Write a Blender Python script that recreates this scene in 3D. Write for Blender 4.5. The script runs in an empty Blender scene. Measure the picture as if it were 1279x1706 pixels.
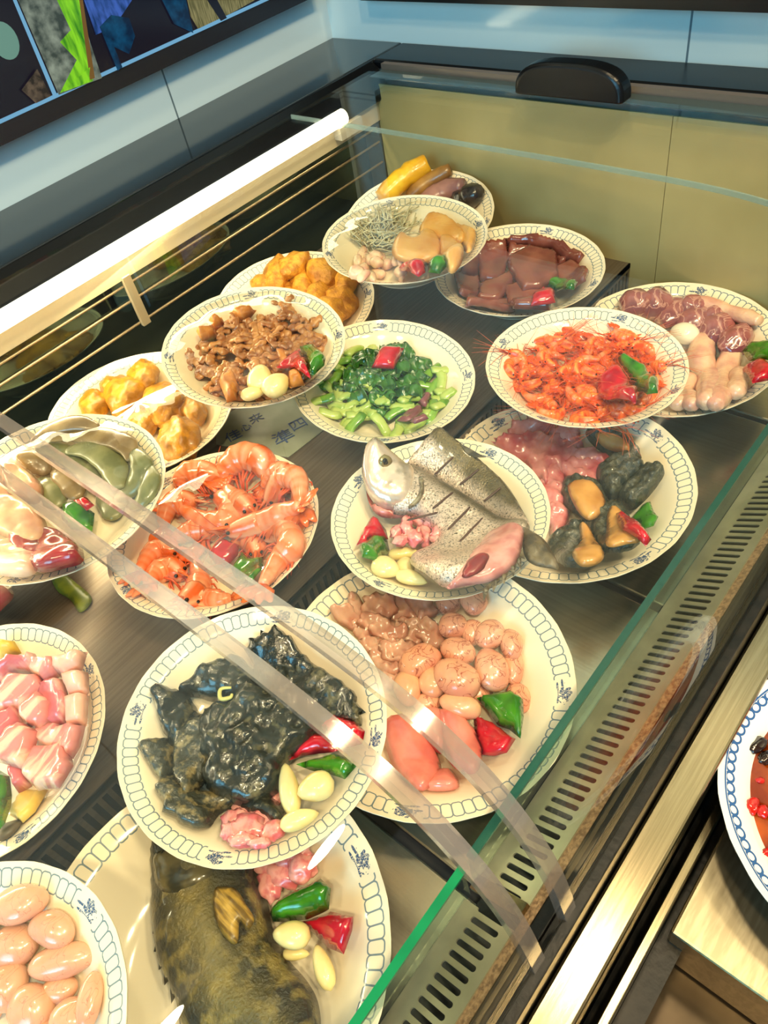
import bpy, bmesh, math, random
from mathutils import Vector, Matrix, noise
from mathutils.geometry import delaunay_2d_cdt
SC = bpy.context.scene
COL = SC.collection
PI = math.pi
H0 = 1.45                                   # camera height; all scene coordinates below are given relative to the lens height
def V(*a): return Vector(a)

# ---------------------------------------------------------------- camera
FPX, CX, CY = 1240.0, 639.5, 853.0
X = V((2400-CX), -(-900-CY), -FPX).normalized()
Z = -V((920-CX), -(2000-CY), -FPX).normalized()
Z = (Z - X*X.dot(Z)).normalized(); Y = Z.cross(X)
RW = Matrix((X, Y, Z))                      # camera -> world
cam = bpy.data.cameras.new('camera'); camo = bpy.data.objects.new('camera', cam); COL.objects.link(camo)
cam.sensor_fit = 'VERTICAL'; cam.sensor_height = 36; cam.lens = FPX/1706*36; cam.clip_start = .01
camo.matrix_world = Matrix.Translation((0, 0, H0)) @ RW.to_4x4()
SC.camera = camo
def ray(u, v): return RW @ V(u-CX, -(v-CY), -FPX)
def proj(p):
    c = RW.transposed() @ (p - V(0, 0, H0)); return (CX+FPX*c.x/-c.z, CY-FPX*c.y/-c.z)
def on_z(u, v, z): w = ray(u, v); return w*(z/w.z)
def on_y(u, v, y): w = ray(u, v); return w*(y/w.y)
def on_x(u, v, x): w = ray(u, v); return w*(x/w.x)

# ---------------------------------------------------------------- world, lights, exposure
SC.view_settings.view_transform = 'Standard'; SC.view_settings.look = 'None'
SC.view_settings.gamma = 1; SC.view_settings.use_curve_mapping = False
SC.view_settings.exposure = 0.0
wd = bpy.data.worlds.new('world'); SC.world = wd; wd.use_nodes = True
wd.node_tree.nodes['Background'].inputs[0].default_value = (.62, .72, .85, 1)
wd.node_tree.nodes['Background'].inputs[1].default_value = .30
SC.cycles.transparent_max_bounces = 24
SC.cycles.max_bounces = 8
SC.cycles.caustics_reflective = False; SC.cycles.caustics_refractive = False
def area(name, loc, target, sx, sy, power, col):
    l = bpy.data.lights.new(name, 'AREA'); l.shape = 'RECTANGLE'; l.size = sx; l.size_y = sy; l.energy = power; l.color = col
    o = bpy.data.objects.new(name, l); COL.objects.link(o); o.location = V(*loc)+V(0, 0, H0)
    d = V(*target)-V(*loc); o.rotation_euler = d.to_track_quat('-Z', 'Y').to_euler(); return o
def lamp(name, loc, target, d, power, col):
    o = area(name, loc, target, d, d, power, col); o.data.shape = 'DISK'
for lx, ly, lp in ((-.35, -.55, 22), (.25, -.75, 22), (.66, -.70, 20), (-.7, .1, 12)):
    lamp('ceiling_downlight', (lx, ly, 1.45), (.35, .35, -.5), .16, lp, (1, .79, .47))
area('led_light', (.20, .782, -.376), (.22, .45, -.56), 1.1, .02, 4.5, (1, .84, .52))
dl = area('cool_wall_light', (-1.9, -.2, .6), (.45, 1.0, .05), 1.2, 1.2, 15, (.24, .70, 1)); dl.data.spread = math.radians(75)  # unseen cool light, spread narrowed to tint the tiled walls and spare the food
lamp('ceiling_downlight', (.50, .17, 1.45), (.50, .17, 0), .14, 8, (1, .80, .50))

# ---------------------------------------------------------------- materials
def hx(s):
    s = s.lstrip('#'); c = [int(s[i:i+2], 16)/255 for i in (0, 2, 4)]
    return tuple(x/12.92 if x <= .04045 else ((x+.055)/1.055)**2.4 for x in c)
MATS = {}
def newmat(name):
    m = bpy.data.materials.new(name); m.use_nodes = True; MATS[name] = m
    nt = m.node_tree; return m, nt, nt.nodes['Principled BSDF']
def N(nt, t, **k):
    n = nt.nodes.new(t)
    for a, b in k.items(): setattr(n, a, b)
    return n
def mth(nt, op, a, b=None, c=None):
    n = nt.nodes.new('ShaderNodeMath'); n.operation = op
    for i, x in enumerate((a, b, c)):
        if x is None: continue
        if isinstance(x, (int, float)): n.inputs[i].default_value = x
        else: nt.links.new(x, n.inputs[i])
    return n.outputs[0]
def mixc(nt, fac, a, b):
    n = nt.nodes.new('ShaderNodeMix'); n.data_type = 'RGBA'
    for s, x in ((n.inputs[0], fac), (n.inputs[6], a), (n.inputs[7], b)):
        if isinstance(x, tuple): s.default_value = (*x[:3], 1)
        elif isinstance(x, (int, float)): s.default_value = x
        else: nt.links.new(x, s)
    return n.outputs[2]
def mat(name, c1, c2=None, scale=60, rough=.4, bump=0, bscale=None, metal=0, sss=0, trans=0, vein=None, coat=0, contrast=(.4, .6), emis=None, estr=0, stretch=None, vcol=False, alpha=1):
    if name in MATS: return MATS[name]
    m, nt, p = newmat(name); L = nt.links.new
    tc = N(nt, 'ShaderNodeTexCoord'); co = tc.outputs['Object']
    if stretch:
        mp = N(nt, 'ShaderNodeMapping'); mp.inputs['Scale'].default_value = stretch; L(co, mp.inputs[0]); co = mp.outputs[0]
    col = hx(c1)
    if vcol:
        at = N(nt, 'ShaderNodeAttribute', attribute_name='Col'); base = at.outputs['Color']
    else: base = col
    if c2:
        nz = N(nt, 'ShaderNodeTexNoise'); nz.inputs['Scale'].default_value = scale; nz.inputs['Detail'].default_value = 4; L(co, nz.inputs[0])
        mr = N(nt, 'ShaderNodeMapRange'); mr.inputs[1].default_value, mr.inputs[2].default_value = contrast; L(nz.outputs[0], mr.inputs[0])
        base = mixc(nt, mr.outputs[0], base, hx(c2))
    if vein:                                 # (colour, scale, width)
        nz = N(nt, 'ShaderNodeTexNoise'); nz.inputs['Scale'].default_value = vein[1]; nz.inputs['Detail'].default_value = 3; nz.inputs['Distortion'].default_value = .6; L(co, nz.inputs[0])
        d = mth(nt, 'ABSOLUTE', mth(nt, 'SUBTRACT', nz.outputs[0], .5))
        f = mth(nt, 'SUBTRACT', 1.0, mth(nt, 'MINIMUM', mth(nt, 'DIVIDE', d, vein[2]), 1.0))
        base = mixc(nt, mth(nt, 'MULTIPLY', f, .8), base, hx(vein[0]))
    if isinstance(base, tuple): p.inputs['Base Color'].default_value = (*base[:3], 1)
    else: L(base, p.inputs['Base Color'])
    p.inputs['Roughness'].default_value = rough; p.inputs['Metallic'].default_value = metal
    p.inputs['Subsurface Weight'].default_value = sss
    if sss: p.inputs['Subsurface Radius'].default_value = (1, .35, .2); p.inputs['Subsurface Scale'].default_value = .006
    p.inputs['Transmission Weight'].default_value = trans
    p.inputs['Coat Weight'].default_value = coat; p.inputs['Coat Roughness'].default_value = .08
    p.inputs['Alpha'].default_value = alpha
    if emis: p.inputs['Emission Color'].default_value = (*hx(emis), 1); p.inputs['Emission Strength'].default_value = estr
    if bump:
        nz = N(nt, 'ShaderNodeTexNoise'); nz.inputs['Scale'].default_value = bscale or scale*2; nz.inputs['Detail'].default_value = 5; L(co, nz.inputs[0])
        b = N(nt, 'ShaderNodeBump'); b.inputs['Strength'].default_value = bump; b.inputs['Distance'].default_value = .004; L(nz.outputs[0], b.inputs['Height']); L(b.outputs[0], p.inputs['Normal'])
    return m
def clearmat(name, tint, rough=.02, k=1.0, base=.04, bump=0, bscale=30, haze=0, hazecol='ffffff', cap=1.0):
    m, nt, p = newmat(name); L = nt.links.new; nt.nodes.remove(p); out = nt.nodes['Material Output']
    t = N(nt, 'ShaderNodeBsdfTransparent'); t.inputs[0].default_value = (*hx(tint), 1)
    g = N(nt, 'ShaderNodeBsdfGlossy'); g.inputs['Roughness'].default_value = rough
    lw = N(nt, 'ShaderNodeLayerWeight'); lw.inputs[0].default_value = .5
    f = mth(nt, 'MULTIPLY', mth(nt, 'ADD', mth(nt, 'MULTIPLY', mth(nt, 'POWER', lw.outputs['Facing'], 5.0), 1-base), base), k)
    f = mth(nt, 'MINIMUM', f, cap)
    first = t.outputs[0]
    if haze:
        d = N(nt, 'ShaderNodeBsdfDiffuse'); d.inputs[0].default_value = (*hx(hazecol), 1)
        mh = N(nt, 'ShaderNodeMixShader'); mh.inputs[0].default_value = haze; L(t.outputs[0], mh.inputs[1]); L(d.outputs[0], mh.inputs[2]); first = mh.outputs[0]
    mx = N(nt, 'ShaderNodeMixShader'); L(f, mx.inputs[0]); L(first, mx.inputs[1]); L(g.outputs[0], mx.inputs[2]); L(mx.outputs[0], out.inputs[0])
    if bump:
        tc = N(nt, 'ShaderNodeTexCoord'); nz = N(nt, 'ShaderNodeTexNoise'); nz.inputs['Scale'].default_value = bscale; L(tc.outputs['Object'], nz.inputs[0])
        b = N(nt, 'ShaderNodeBump'); b.inputs['Strength'].default_value = bump; b.inputs['Distance'].default_value = .01; L(nz.outputs[0], b.inputs['Height']); L(b.outputs[0], g.inputs['Normal'])
    return m

# ---------------------------------------------------------------- object helpers
def link(name, me, parent=None, m=None):
    o = bpy.data.objects.new(name, me); COL.objects.link(o)
    if parent: o.parent = parent
    if m is not None and me is not None:
        for x in (m if isinstance(m, (list, tuple)) else [m]): me.materials.append(x)
    return o
def tag(o, label, cat, group=None, kind=None):
    o['label'] = label; o['category'] = cat
    if group: o['group'] = group
    if kind: o['kind'] = kind
    return o
def structure(o): o['kind'] = 'structure'; return o
def mesh(name, verts, faces, smooth=True, cols=None, mi=None):
    me = bpy.data.meshes.new(name); me.from_pydata([tuple(v) for v in verts], [], faces)
    if smooth: me.polygons.foreach_set('use_smooth', [True]*len(me.polygons))
    if cols:
        a = me.color_attributes.new('Col', 'FLOAT_COLOR', 'POINT')
        for i, c in enumerate(cols): a.data[i].color = (*c[:3], 1)
    if mi: me.polygons.foreach_set('material_index', mi)
    me.update(); return me
class MB:
    def __init__(s): s.v = []; s.f = []; s.mi = []
    def box(s, x0, x1, y0, y1, z0, z1, mi=0):
        b = len(s.v); s.v += [V(x, y, z) for z in (z0, z1) for y in (y0, y1) for x in (x0, x1)]
        s.f += [[b+i for i in q] for q in ((0, 2, 3, 1), (4, 5, 7, 6), (0, 1, 5, 4), (2, 6, 7, 3), (0, 4, 6, 2), (1, 3, 7, 5))]; s.mi += [mi]*6; return s
    def prism(s, prof, x0, x1, mi=0):        # prof: closed list of (y,z), extruded along x
        b = len(s.v); n = len(prof)
        s.v += [V(x0, y, z) for y, z in prof]+[V(x1, y, z) for y, z in prof]
        s.f += [[b+i, b+(i+1) % n, b+n+(i+1) % n, b+n+i] for i in range(n)]+[[b+i for i in reversed(range(n))], [b+n+i for i in range(n)]]; s.mi += [mi]*(n+2); return s
    def slab(s, poly, d, mi=0):              # poly 3D points extruded by vector d
        b = len(s.v); n = len(poly)
        s.v += [V(*p) for p in poly]+[V(*p)+d for p in poly]
        s.f += [[b+i, b+(i+1) % n, b+n+(i+1) % n, b+n+i] for i in range(n)]+[[b+i for i in reversed(range(n))], [b+n+i for i in range(n)]]; s.mi += [mi]*(n+2); return s
    def tube(s, pts, r, n=8, mi=0, flat=1.0):
        vs, fs = tube_data(pts, r, n, flat); b = len(s.v); s.v += vs; s.f += [[b+i for i in f] for f in fs]; s.mi += [mi]*len(fs); return s
    def raw(s, vs, fs, mi=0):
        b = len(s.v); s.v += vs; s.f += [[b+i for i in f] for f in fs]; s.mi += [mi]*len(fs); return s
    def done(s, name, smooth=False, off=V(0, 0, H0)):
        me = mesh(name, [v+off for v in s.v], s.f, smooth, mi=s.mi if any(s.mi) else None)
        bm = bmesh.new(); bm.from_mesh(me); bmesh.ops.recalc_face_normals(bm, faces=bm.faces); bm.to_mesh(me); bm.free(); return me
    def build(s, name, m, parent=None, smooth=False, bevel=0):
        # origin at the base centre
        xs = [v.x for v in s.v]; ys = [v.y for v in s.v]; zs = [v.z for v in s.v]
        c = V((min(xs)+max(xs))/2, (min(ys)+max(ys))/2, min(zs))
        o = link(name, s.done(name, smooth, -c), parent, m)
        o.location = c+V(0, 0, H0) if not parent else c+V(0, 0, H0)-parent.location
        if bevel:
            b = o.modifiers.new('bevel', 'BEVEL'); b.width = bevel; b.segments = 2; b.limit_method = 'ANGLE'
        return o
def catmull(P, k=6, closed=False):
    n = len(P); out = []
    for i in range(n if closed else n-1):
        if closed: a, b, c, d = P[(i-1) % n], P[i], P[(i+1) % n], P[(i+2) % n]
        else: a, b, c, d = P[max(i-1, 0)], P[i], P[i+1], P[min(i+2, n-1)]
        for j in range(k):
            t = j/k; out.append(.5*((2*b)+(c-a)*t+(2*a-5*b+4*c-d)*t*t+(3*b-a-3*c+d)*t**3))
    if not closed: out.append(P[-1].copy())
    return out
def tube_data(pts, r, n=8, flat=1.0, up=None):
    pts = [V(*p) for p in pts]; m = len(pts); vs = []; fs = []
    if not isinstance(r, (list, tuple)): r = [r]*m
    upv = V(*(up or (0, 0, 1)))
    for i, p in enumerate(pts):
        t = (pts[min(i+1, m-1)]-pts[max(i-1, 0)])
        if t.length < 1e-9: t = V(1, 0, 0)
        t.normalize(); s = t.cross(upv)
        if s.length < .05: s = t.cross(V(1, 0.3, 0))
        s.normalize(); w = s.cross(t)
        for j in range(n):
            a = 2*PI*j/n; vs.append(p+s*math.cos(a)*r[i]+w*math.sin(a)*r[i]*flat)
    for i in range(m-1):
        for j in range(n): fs.append([i*n+j, i*n+(j+1) % n, (i+1)*n+(j+1) % n, (i+1)*n+j])
    vs.append(pts[0].copy()); vs.append(pts[-1].copy())
    for j in range(n): fs.append([len(vs)-2, (j+1) % n, j]); fs.append([len(vs)-1, (m-1)*n+j, (m-1)*n+(j+1) % n])
    return vs, fs
_ico = {}
def ico(sub):
    if sub not in _ico:
        bm = bmesh.new(); bmesh.ops.create_icosphere(bm, subdivisions=sub, radius=1)
        _ico[sub] = ([v.co.copy() for v in bm.verts], [[v.index for v in f.verts] for f in bm.faces]); bm.free()
    return _ico[sub]
def nz(p, s, seed=0): return noise.noise(p*s+V(seed*7.3, seed*3.1, seed*1.7))
def blob_data(rx, ry, rz, amp=.1, freq=1.5, seed=0, sub=3, amp2=0, freq2=6):
    vs, fs = ico(sub); out = []
    for v in vs:
        k = 1+amp*nz(v, freq, seed)+(amp2*nz(v, freq2, seed) if amp2 else 0)
        out.append(V(v.x*rx*k, v.y*ry*k, v.z*rz*k))
    return out, fs

# ---------------------------------------------------------------- setting: walls, ceiling, floor
def tilemat(name, axis, off, c, joint='5b6a70'):  # tile is white; callers put the cool light into colour c
    m, nt, p = newmat(name); L = nt.links.new
    tc = N(nt, 'ShaderNodeTexCoord'); sp = N(nt, 'ShaderNodeSeparateXYZ'); L(tc.outputs['Object'], sp.inputs[0])
    f = mth(nt, 'FRACT', mth(nt, 'DIVIDE', mth(nt, 'SUBTRACT', sp.outputs[axis], off), .6)); d = mth(nt, 'MINIMUM', f, mth(nt, 'SUBTRACT', 1.0, f))
    f2 = mth(nt, 'FRACT', mth(nt, 'DIVIDE', sp.outputs['Z'], .6)); d2 = mth(nt, 'MINIMUM', f2, mth(nt, 'SUBTRACT', 1.0, f2))
    line = mth(nt, 'LESS_THAN', mth(nt, 'MINIMUM', d, d2), .0022)
    L(mixc(nt, line, hx(c), hx(joint)), p.inputs['Base Color']); p.inputs['Roughness'].default_value = .12
    return m
wl = MB().box(-2.5, 1.05, .956, 1.08, -H0, 1.5).build('wall_left', tilemat('glazed_tile_left', 'X', .615+.725-.6, 'b4c4c8')); structure(wl)
wb = MB().box(.932, 1.06, -2.0, .956, -H0, 1.5).build('wall_back', tilemat('glazed_tile_back', 'Y', .39+.522-.6, 'bcc6c2')); structure(wb)
fl = MB().box(-2.5, 1.05, -2.0, 1.0, -H0-.05, -H0).build('floor', mat('floor_tile', '6b6257', '574f46', 6, .35)); structure(fl)
ce = MB().box(-2.5, 1.05, -2.0, 1.0, 1.5, 1.55).build('ceiling', mat('ceiling_paint', '8f8a80', None, rough=.8)); structure(ce)

# ---------------------------------------------------------------- display case
STEEL = mat('brushed_steel', 'a5987a', '95896c', 220, .22, metal=1, stretch=(.08, 3, 1), bump=.02, bscale=300)
DECK = mat('brushed_dark_steel', '7c6e60', '6f6254', 160, .38, metal=.7, stretch=(.06, 2, 1), bump=.02, bscale=300)
DECKF = mat('brushed_bright_steel', 'c9bda2', 'c0b499', 160, .26, metal=1, stretch=(2, .06, 1), bump=.02, bscale=300)
BLACK = mat('black_plastic', '07080a', None, rough=.3); BLACK.node_tree.nodes['Principled BSDF'].inputs['Specular IOR Level'].default_value = .25
GLOSSBLACK = mat('black_glass', '20262a', None, rough=.06)
RUBBER = mat('black_rubber', '0e0f0e', '1c1a17', 80, .35, bump=.1)
RUBBER.node_tree.nodes['Principled BSDF'].inputs['Specular IOR Level'].default_value = .25
DARK = mat('dark_void', '0c0f10', None, rough=.7)
CREAM = mat('lamp_housing', 'b9a887', None, rough=.4)
case = bpy.data.objects.new('display_case', None); COL.objects.link(case); case.location = (.3, .42, 0)
tag(case, 'long refrigerated display case with curved glass lid and slotted steel front grille', 'display case')
XL, XR = -.55, .85
YB, YR, YG = .83, .395, .128                 # back panel, riser, glass baffle
ZB, ZF = -.535, -.600                        # rear deck, front deck
MB().box(XL, XR, -.01+.06, .95, -H0+.08, -.63).build('cabinet_body', STEEL, case)
MB().box(XL, XR, YR, YB, ZB-.006, ZB).build('rear_deck', DECK, case)
fd = MB(); xs = [XL, .106, .3635, .6205, XR]
for a, b in ((XL, .106), (.114, .41), (.418, .70), (.708, XR)): fd.box(a, b, YG-.004, YR+.02, ZF-.006, ZF)
fd.build('front_deck', DECKF, case, bevel=.002)
MB().box(XL, XR, YG-.1, YR+.02, ZF-.02, ZF-.012).build('drip_tray', DARK, case)
# riser with upright vent slots
rs = MB(); p = .0097; x = XL
rs.box(XL, XR, YR, YR+.002, ZF, -.582); rs.box(XL, XR, YR, YR+.002, -.545, ZB)
while x < XR: rs.box(x, x+.0045, YR, YR+.002, -.582, -.545); x += p
rs.build('riser_panel', DECK, case)
MB().box(XL, XR, YR+.012, YR+.016, ZF, ZB-.007).build('riser_duct', DARK, case)
# front grille: slotted sheet sloping up to the front
G0, G1 = V(0, YG-.001, -.5675), V(0, .086, -.545)
gd = (G1-G0); gl = gd.length; gd.normalize(); gn = V(0, -gd.z, gd.y)
def grille(x0, x1):
    g = MB(); p = .0083; hw = .0021; t0, t1 = .0, gl; tA, tB = .0155, .0365; x = x0
    while x+p <= x1:
        pl = [(0, t0), (p, t0), (p, tA-hw)]
        pl += [(p-hw*math.sin(a), tA-hw*math.cos(a)) for a in (PI/6, PI/3, PI/2)]
        pl += [(p-hw*math.sin(a), tB-hw*math.cos(a)) for a in (PI/2, 2*PI/3, 5*PI/6, PI)]
        pl += [(p, t1), (0, t1), (0, tB+hw)]
        pl += [(hw*math.sin(a), tB-hw*math.cos(a)) for a in (5*PI/6, 2*PI/3, PI/2)]
        pl += [(hw*math.sin(a), tA-hw*math.cos(a)) for a in (PI/2, PI/3, PI/6, 0)]
        g.slab([V(x+s, 0, 0)+G0+gd*t*gl/.0465 for s, t in [(s, t*(.0465/gl) if t in (t0, t1) else t) for s, t in pl]], -gn*.0012); x += p
    return g
GM = mat('grille_steel', 'cdc8aa', 'b8b498', 30, .35, metal=.75)
for a, b in ((XL, .105), (.116, XR)): grille(a, b).build('vent_grille', GM, case)
MB().slab([V(.105, 0, 0)+G0, V(.116, 0, 0)+G0, V(.116, 0, 0)+G1, V(.105, 0, 0)+G1], -gn*.004).build('grille_joint', STEEL, case)
MB().box(XL, XR, .07, YG-.002, -.605, -.60).build('grille_duct', mat('duct_grey', '26302c', '17201e', 20, .5), case)
# baffle glass standing on its edge, green coloured edge
GREEN = mat('green_glass_edge', '0b8a55', None, rough=.15); TEAL = mat('teal_glass_edge', '2c6e60', None, rough=.1, trans=.6)
GLASS = clearmat('clear_glass', 'fcfefd', .01, .8, .035, cap=.16)
BAF = clearmat('baffle_glass', 'e4f4ee', .01, .8, .04)
for a, b, e in ((XL, .1035, GREEN), (.113, XR, TEAL)):
    pn = MB().box(a, b, YG, YG+.005, -.575, -.5285).build('glass_baffle', BAF, case)
    MB().box(a, b, YG-.0005, YG+.0055, -.5285, -.525).build('baffle_edge', e, case)
# front rails
MB().prism([(.086, -.545), (.0865, -.556), (.080, -.556), (.0795, -.541)], XL, XR).build('rusty_seam', mat('rust_grime', '9a7c5a', '6e543a', 330, .8, bump=.4, bscale=400), case)
MB().prism([(.0795, -.541), (.0795, -.56), (.070, -.56), (.070, -.538)], XL, XR).build('front_gasket', RUBBER, case, bevel=.001)
MB().prism([(.070, -.545), (.070, -.56), (.052, -.56), (.052, -.535), (.056, -.535), (.058, -.545), (.062, -.545), (.064, -.531), (.0665, -.531), (.067, -.545)], XL, XR).build('front_track', RUBBER, case)
MB().box(XL, XR, .0525, .0595, -.545, -.494).build('glass_foot_gasket', RUBBER, case, bevel=.001)
MB().prism([(.0515, -.5215), (.0515, -.56), (.029, -.56), (.029, -.5215)], XL, XR).build('front_rail', STEEL, case, bevel=.002)
# top rear frame, end frame
MB().box(XL, .93, .815, .955, -.345, -.326).build('top_shelf', GLOSSBLACK, case, bevel=.002)
MB().prism([(.815, -.326), (.815, -.372), (.79, -.372), (.79, -.352), (.80, -.335)], XL, .86).build('top_rail', BLACK, case, bevel=.003)
MB().box(.862, .931, .03, .815, -.35, -.326).build('end_frame', BLACK, case, bevel=.004)
MB().box(.852, .861, .06, .79, -.345, -.327).build('end_trim', mat('dull_brown_metal', '6e6258', None, rough=.45, metal=.6), case)
MB().box(.826, .852, .15, .79, -.336, -.3345).build('end_flange', clearmat('frosted_strip', '8aa5a5', .3, 1, .06, haze=.35, hazecol='55666a'), case)
MB().box(XL, XR, YB, YB+.01, -.60, -.372).build('back_panel', mat('back_mirror', '4a5a50', None, rough=.04, metal=.85), case)
MB().box(XL, .842, .797, .803, -.398, -.372).build('lamp_housing', CREAM, case)
MB().box(.745, .79, .783, .797, -.388, -.372).build('lamp_holder', mat('holder_plastic', 'b7ad9a', None, rough=.4), case)
tb = MB().tube([(XL, .785, -.3605), (.757, .785, -.3605)], .0100, 14).build('led_tube', mat('led_glow', 'ffffff', None, emis='fff0c4', estr=9), case, smooth=True)
MB().box(.838, .848, .80, .83, -.535, -.372).build('corner_post', mat('post_aluminium', '5e5645', None, rough=.4, metal=.7), case)
# wire guard
wg = MB()
for z in (-.4065, -.4265, -.456): wg.tube([(XL, .80, z), (.835, .80, z)], .0016, 6)
wg.build('wire_guard', mat('wire_brass', 'b09a78', None, rough=.35, metal=.6), case, smooth=True)
MB().box(.366, .377, .794, .80, -.46, -.395).build('wire_bracket', mat('bracket_tan', '9c8a6a', None, rough=.5), case)
# glass: end panel, curved lids
PROF = [(.0545, -.512), (.058, -.49), (.066, -.452), (.078, -.420), (.095, -.392), (.118, -.368), (.15, -.350), (.19, -.340), (.25, -.334), (.35, -.331), (.5, -.329), (.65, -.328), (.79, -.3275)]
PP = catmull([V(0, a, b) for a, b in PROF], 5)
def pane(x0, x1, t=.004, name='lid_glass', m=GLASS, dz=0):
    pr = [(q.y, q.z+dz) for q in PP]; inner = []
    for i, q in enumerate(PP):
        d = (PP[min(i+1, len(PP)-1)]-PP[max(i-1, 0)]).normalized(); nrm = V(0, -d.z, d.y); inner.append((q.y-nrm.y*t, q.z-nrm.z*t+dz))
    n = len(pr); g = MB(); vs = [V(x, y, z) for x in (x0, x1) for (y, z) in pr+inner]; fs = []
    for i in range(n-1):
        fs += [[i, i+1, 2*n+i+1, 2*n+i], [n+i+1, n+i, 3*n+i, 3*n+i+1], [i+1, i, n+i, n+i+1], [2*n+i, 2*n+i+1, 3*n+i+1, 3*n+i]]
    fs += [[0, 2*n, 3*n, n], [n-1, 2*n-1, 4*n-1, 3*n-1]]
    g.raw(vs, fs); o = g.build(name, m, case, smooth=True); o.data.set_sharp_from_angle(angle=.6); return o
SEAL = clearmat('clear_plastic_seal', 'f0e8e0', .10, 1.3, .14, haze=.17, hazecol='dccfc4')
for o in (pane(XL, .082), pane(.1165, .672), pane(.674, .826)):
    pass
pane(.077, .0875, .007, 'lid_seal', SEAL, .003); pane(.111, .1215, .007, 'lid_seal', SEAL, .003)
pane(.6705, .6725, .005, 'lid_joint', clearmat('ground_glass_edge', 'd8e8e0', .2, 1, .1, haze=.22, hazecol='c8d8d0'), .0006)
eg = [V(.846, q.y, q.z-.005) for q in PP]+[V(.846, .79, -.6), V(.846, .054, -.6)]
MB().slab(eg, V(.004, 0, 0)).build('end_glass', GLASS, case)
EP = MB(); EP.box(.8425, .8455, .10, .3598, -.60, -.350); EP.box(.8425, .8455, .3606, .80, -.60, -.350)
EP.build('lit_tile_panel', mat('led_lit_tile_tan', 'b9a874', 'a89866', 5, .22), case)  # added panel for the tiles behind; warm LED light put into its tan
# lid handle
hd = MB(); n = 28; vs = []; fs = []
arc = [(.4695-.069*math.copysign(abs(math.cos(PI*i/n))**.7, math.cos(PI*i/n)), -.327+.036*math.sin(PI*i/n)**.7) for i in range(n+1)]
m_ = n+1
for (x, sc) in ((.800, .93), (.803, 1), (.822, 1), (.826, .93)):
    for (y, z) in arc: vs.append(V(x, .4695+(y-.4695)*sc, -.327+(z+.327)*sc))
for k in range(3):
    for i in range(n): fs.append([k*m_+i, k*m_+i+1, (k+1)*m_+i+1, (k+1)*m_+i])
    fs.append([k*m_+n, k*m_, (k+1)*m_, (k+1)*m_+n])
fs.append([3*m_+i for i in range(m_)]); fs.append([i for i in reversed(range(m_))])
hd.raw(vs, fs).build('lid_handle', BLACK, case, smooth=False, bevel=.003)

# ---------------------------------------------------------------- wall board and television
tag(MB().box(.905, .931, -.2, .86, -.268, -.05).build('wall_board', BLACK), 'black edged board on the tiled end wall above the case', 'board')
tv = bpy.data.objects.new('television', None); COL.objects.link(tv); tv.location = (.2, .94, H0-.26)
tag(tv, 'black framed television on the left tiled wall showing dark photographs', 'television')
MB().box(-1.0, .90, .932, .955, -.2600, .25).build('frame', mat('tv_frame', '1b1a20', None, rough=.25), tv)
def emi(name, c, s=1.0, c2=None, scale=20, stretch=None):
    m, nt, p = newmat(name); p.inputs['Base Color'].default_value = (0, 0, 0, 1); p.inputs['Roughness'].default_value = .15
    p.inputs['Emission Strength'].default_value = s
    if c2:
        tc = N(nt, 'ShaderNodeTexCoord'); mp = N(nt, 'ShaderNodeMapping'); mp.inputs['Scale'].default_value = stretch or (1, 1, 1)
        nt.links.new(tc.outputs['Object'], mp.inputs[0])
        q = N(nt, 'ShaderNodeTexNoise'); q.inputs['Scale'].default_value = scale; q.inputs['Detail'].default_value = 6; nt.links.new(mp.outputs[0], q.inputs[0])
        mr = N(nt, 'ShaderNodeMapRange'); mr.inputs[1].default_value = .30; mr.inputs[2].default_value = .6; nt.links.new(q.outputs[0], mr.inputs[0])
        nt.links.new(mixc(nt, mr.outputs[0], hx(c), hx(c2)), p.inputs['Emission Color'])
    else: p.inputs['Emission Color'].default_value = (*hx(c), 1)
    return m
YT = .9315
def tvpoly(pts, d=0):                         # traced on the flat screen plane
    return [on_y(u, v, YT-d) for u, v in pts]
sb = MB(); TM = [emi('screen_dark', '17141f'), emi('screen_line', '6fa6c8', 1), emi('screen_stone', '9aa694', .8, '3e4a44', 60), emi('screen_leaf', '1f7a1c', .9, '8fe02a', 45, (3, 1, .6)),
                 emi('screen_cloth', '0c2f5c', .9, '3f63b8', 50, (3, 1, 1)), emi('screen_straw', '9a9160', .9, '5e5a34', 120, (4, 1, .4)), emi('screen_egg', '6f9c8c', .8), emi('screen_nut', '6d5c4a', .9, '2a2420', 120), emi('screen_wood', '7d5b2c', .8), emi('screen_teal', '0f4f74', .9, '06203c', 60)]
sb.slab([V(-1.0+.02, YT, -.2400), V(.88, YT, -.2400), V(.88, YT, .24), V(-.98, YT, .24)], V(0, .002, 0), 0)
sb.slab([V(-.98, YT-.0003, -.2400), V(.88, YT-.0003, -.2400), V(.88, YT-.0003, -.2360), V(-.98, YT-.0003, -.2360)], V(0, .0005, 0), 1)
sb.slab(tvpoly([(20, -4), (26, -4), (96, 160), (90, 163)], .0008), V(0, .0004, 0), 1)
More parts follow.
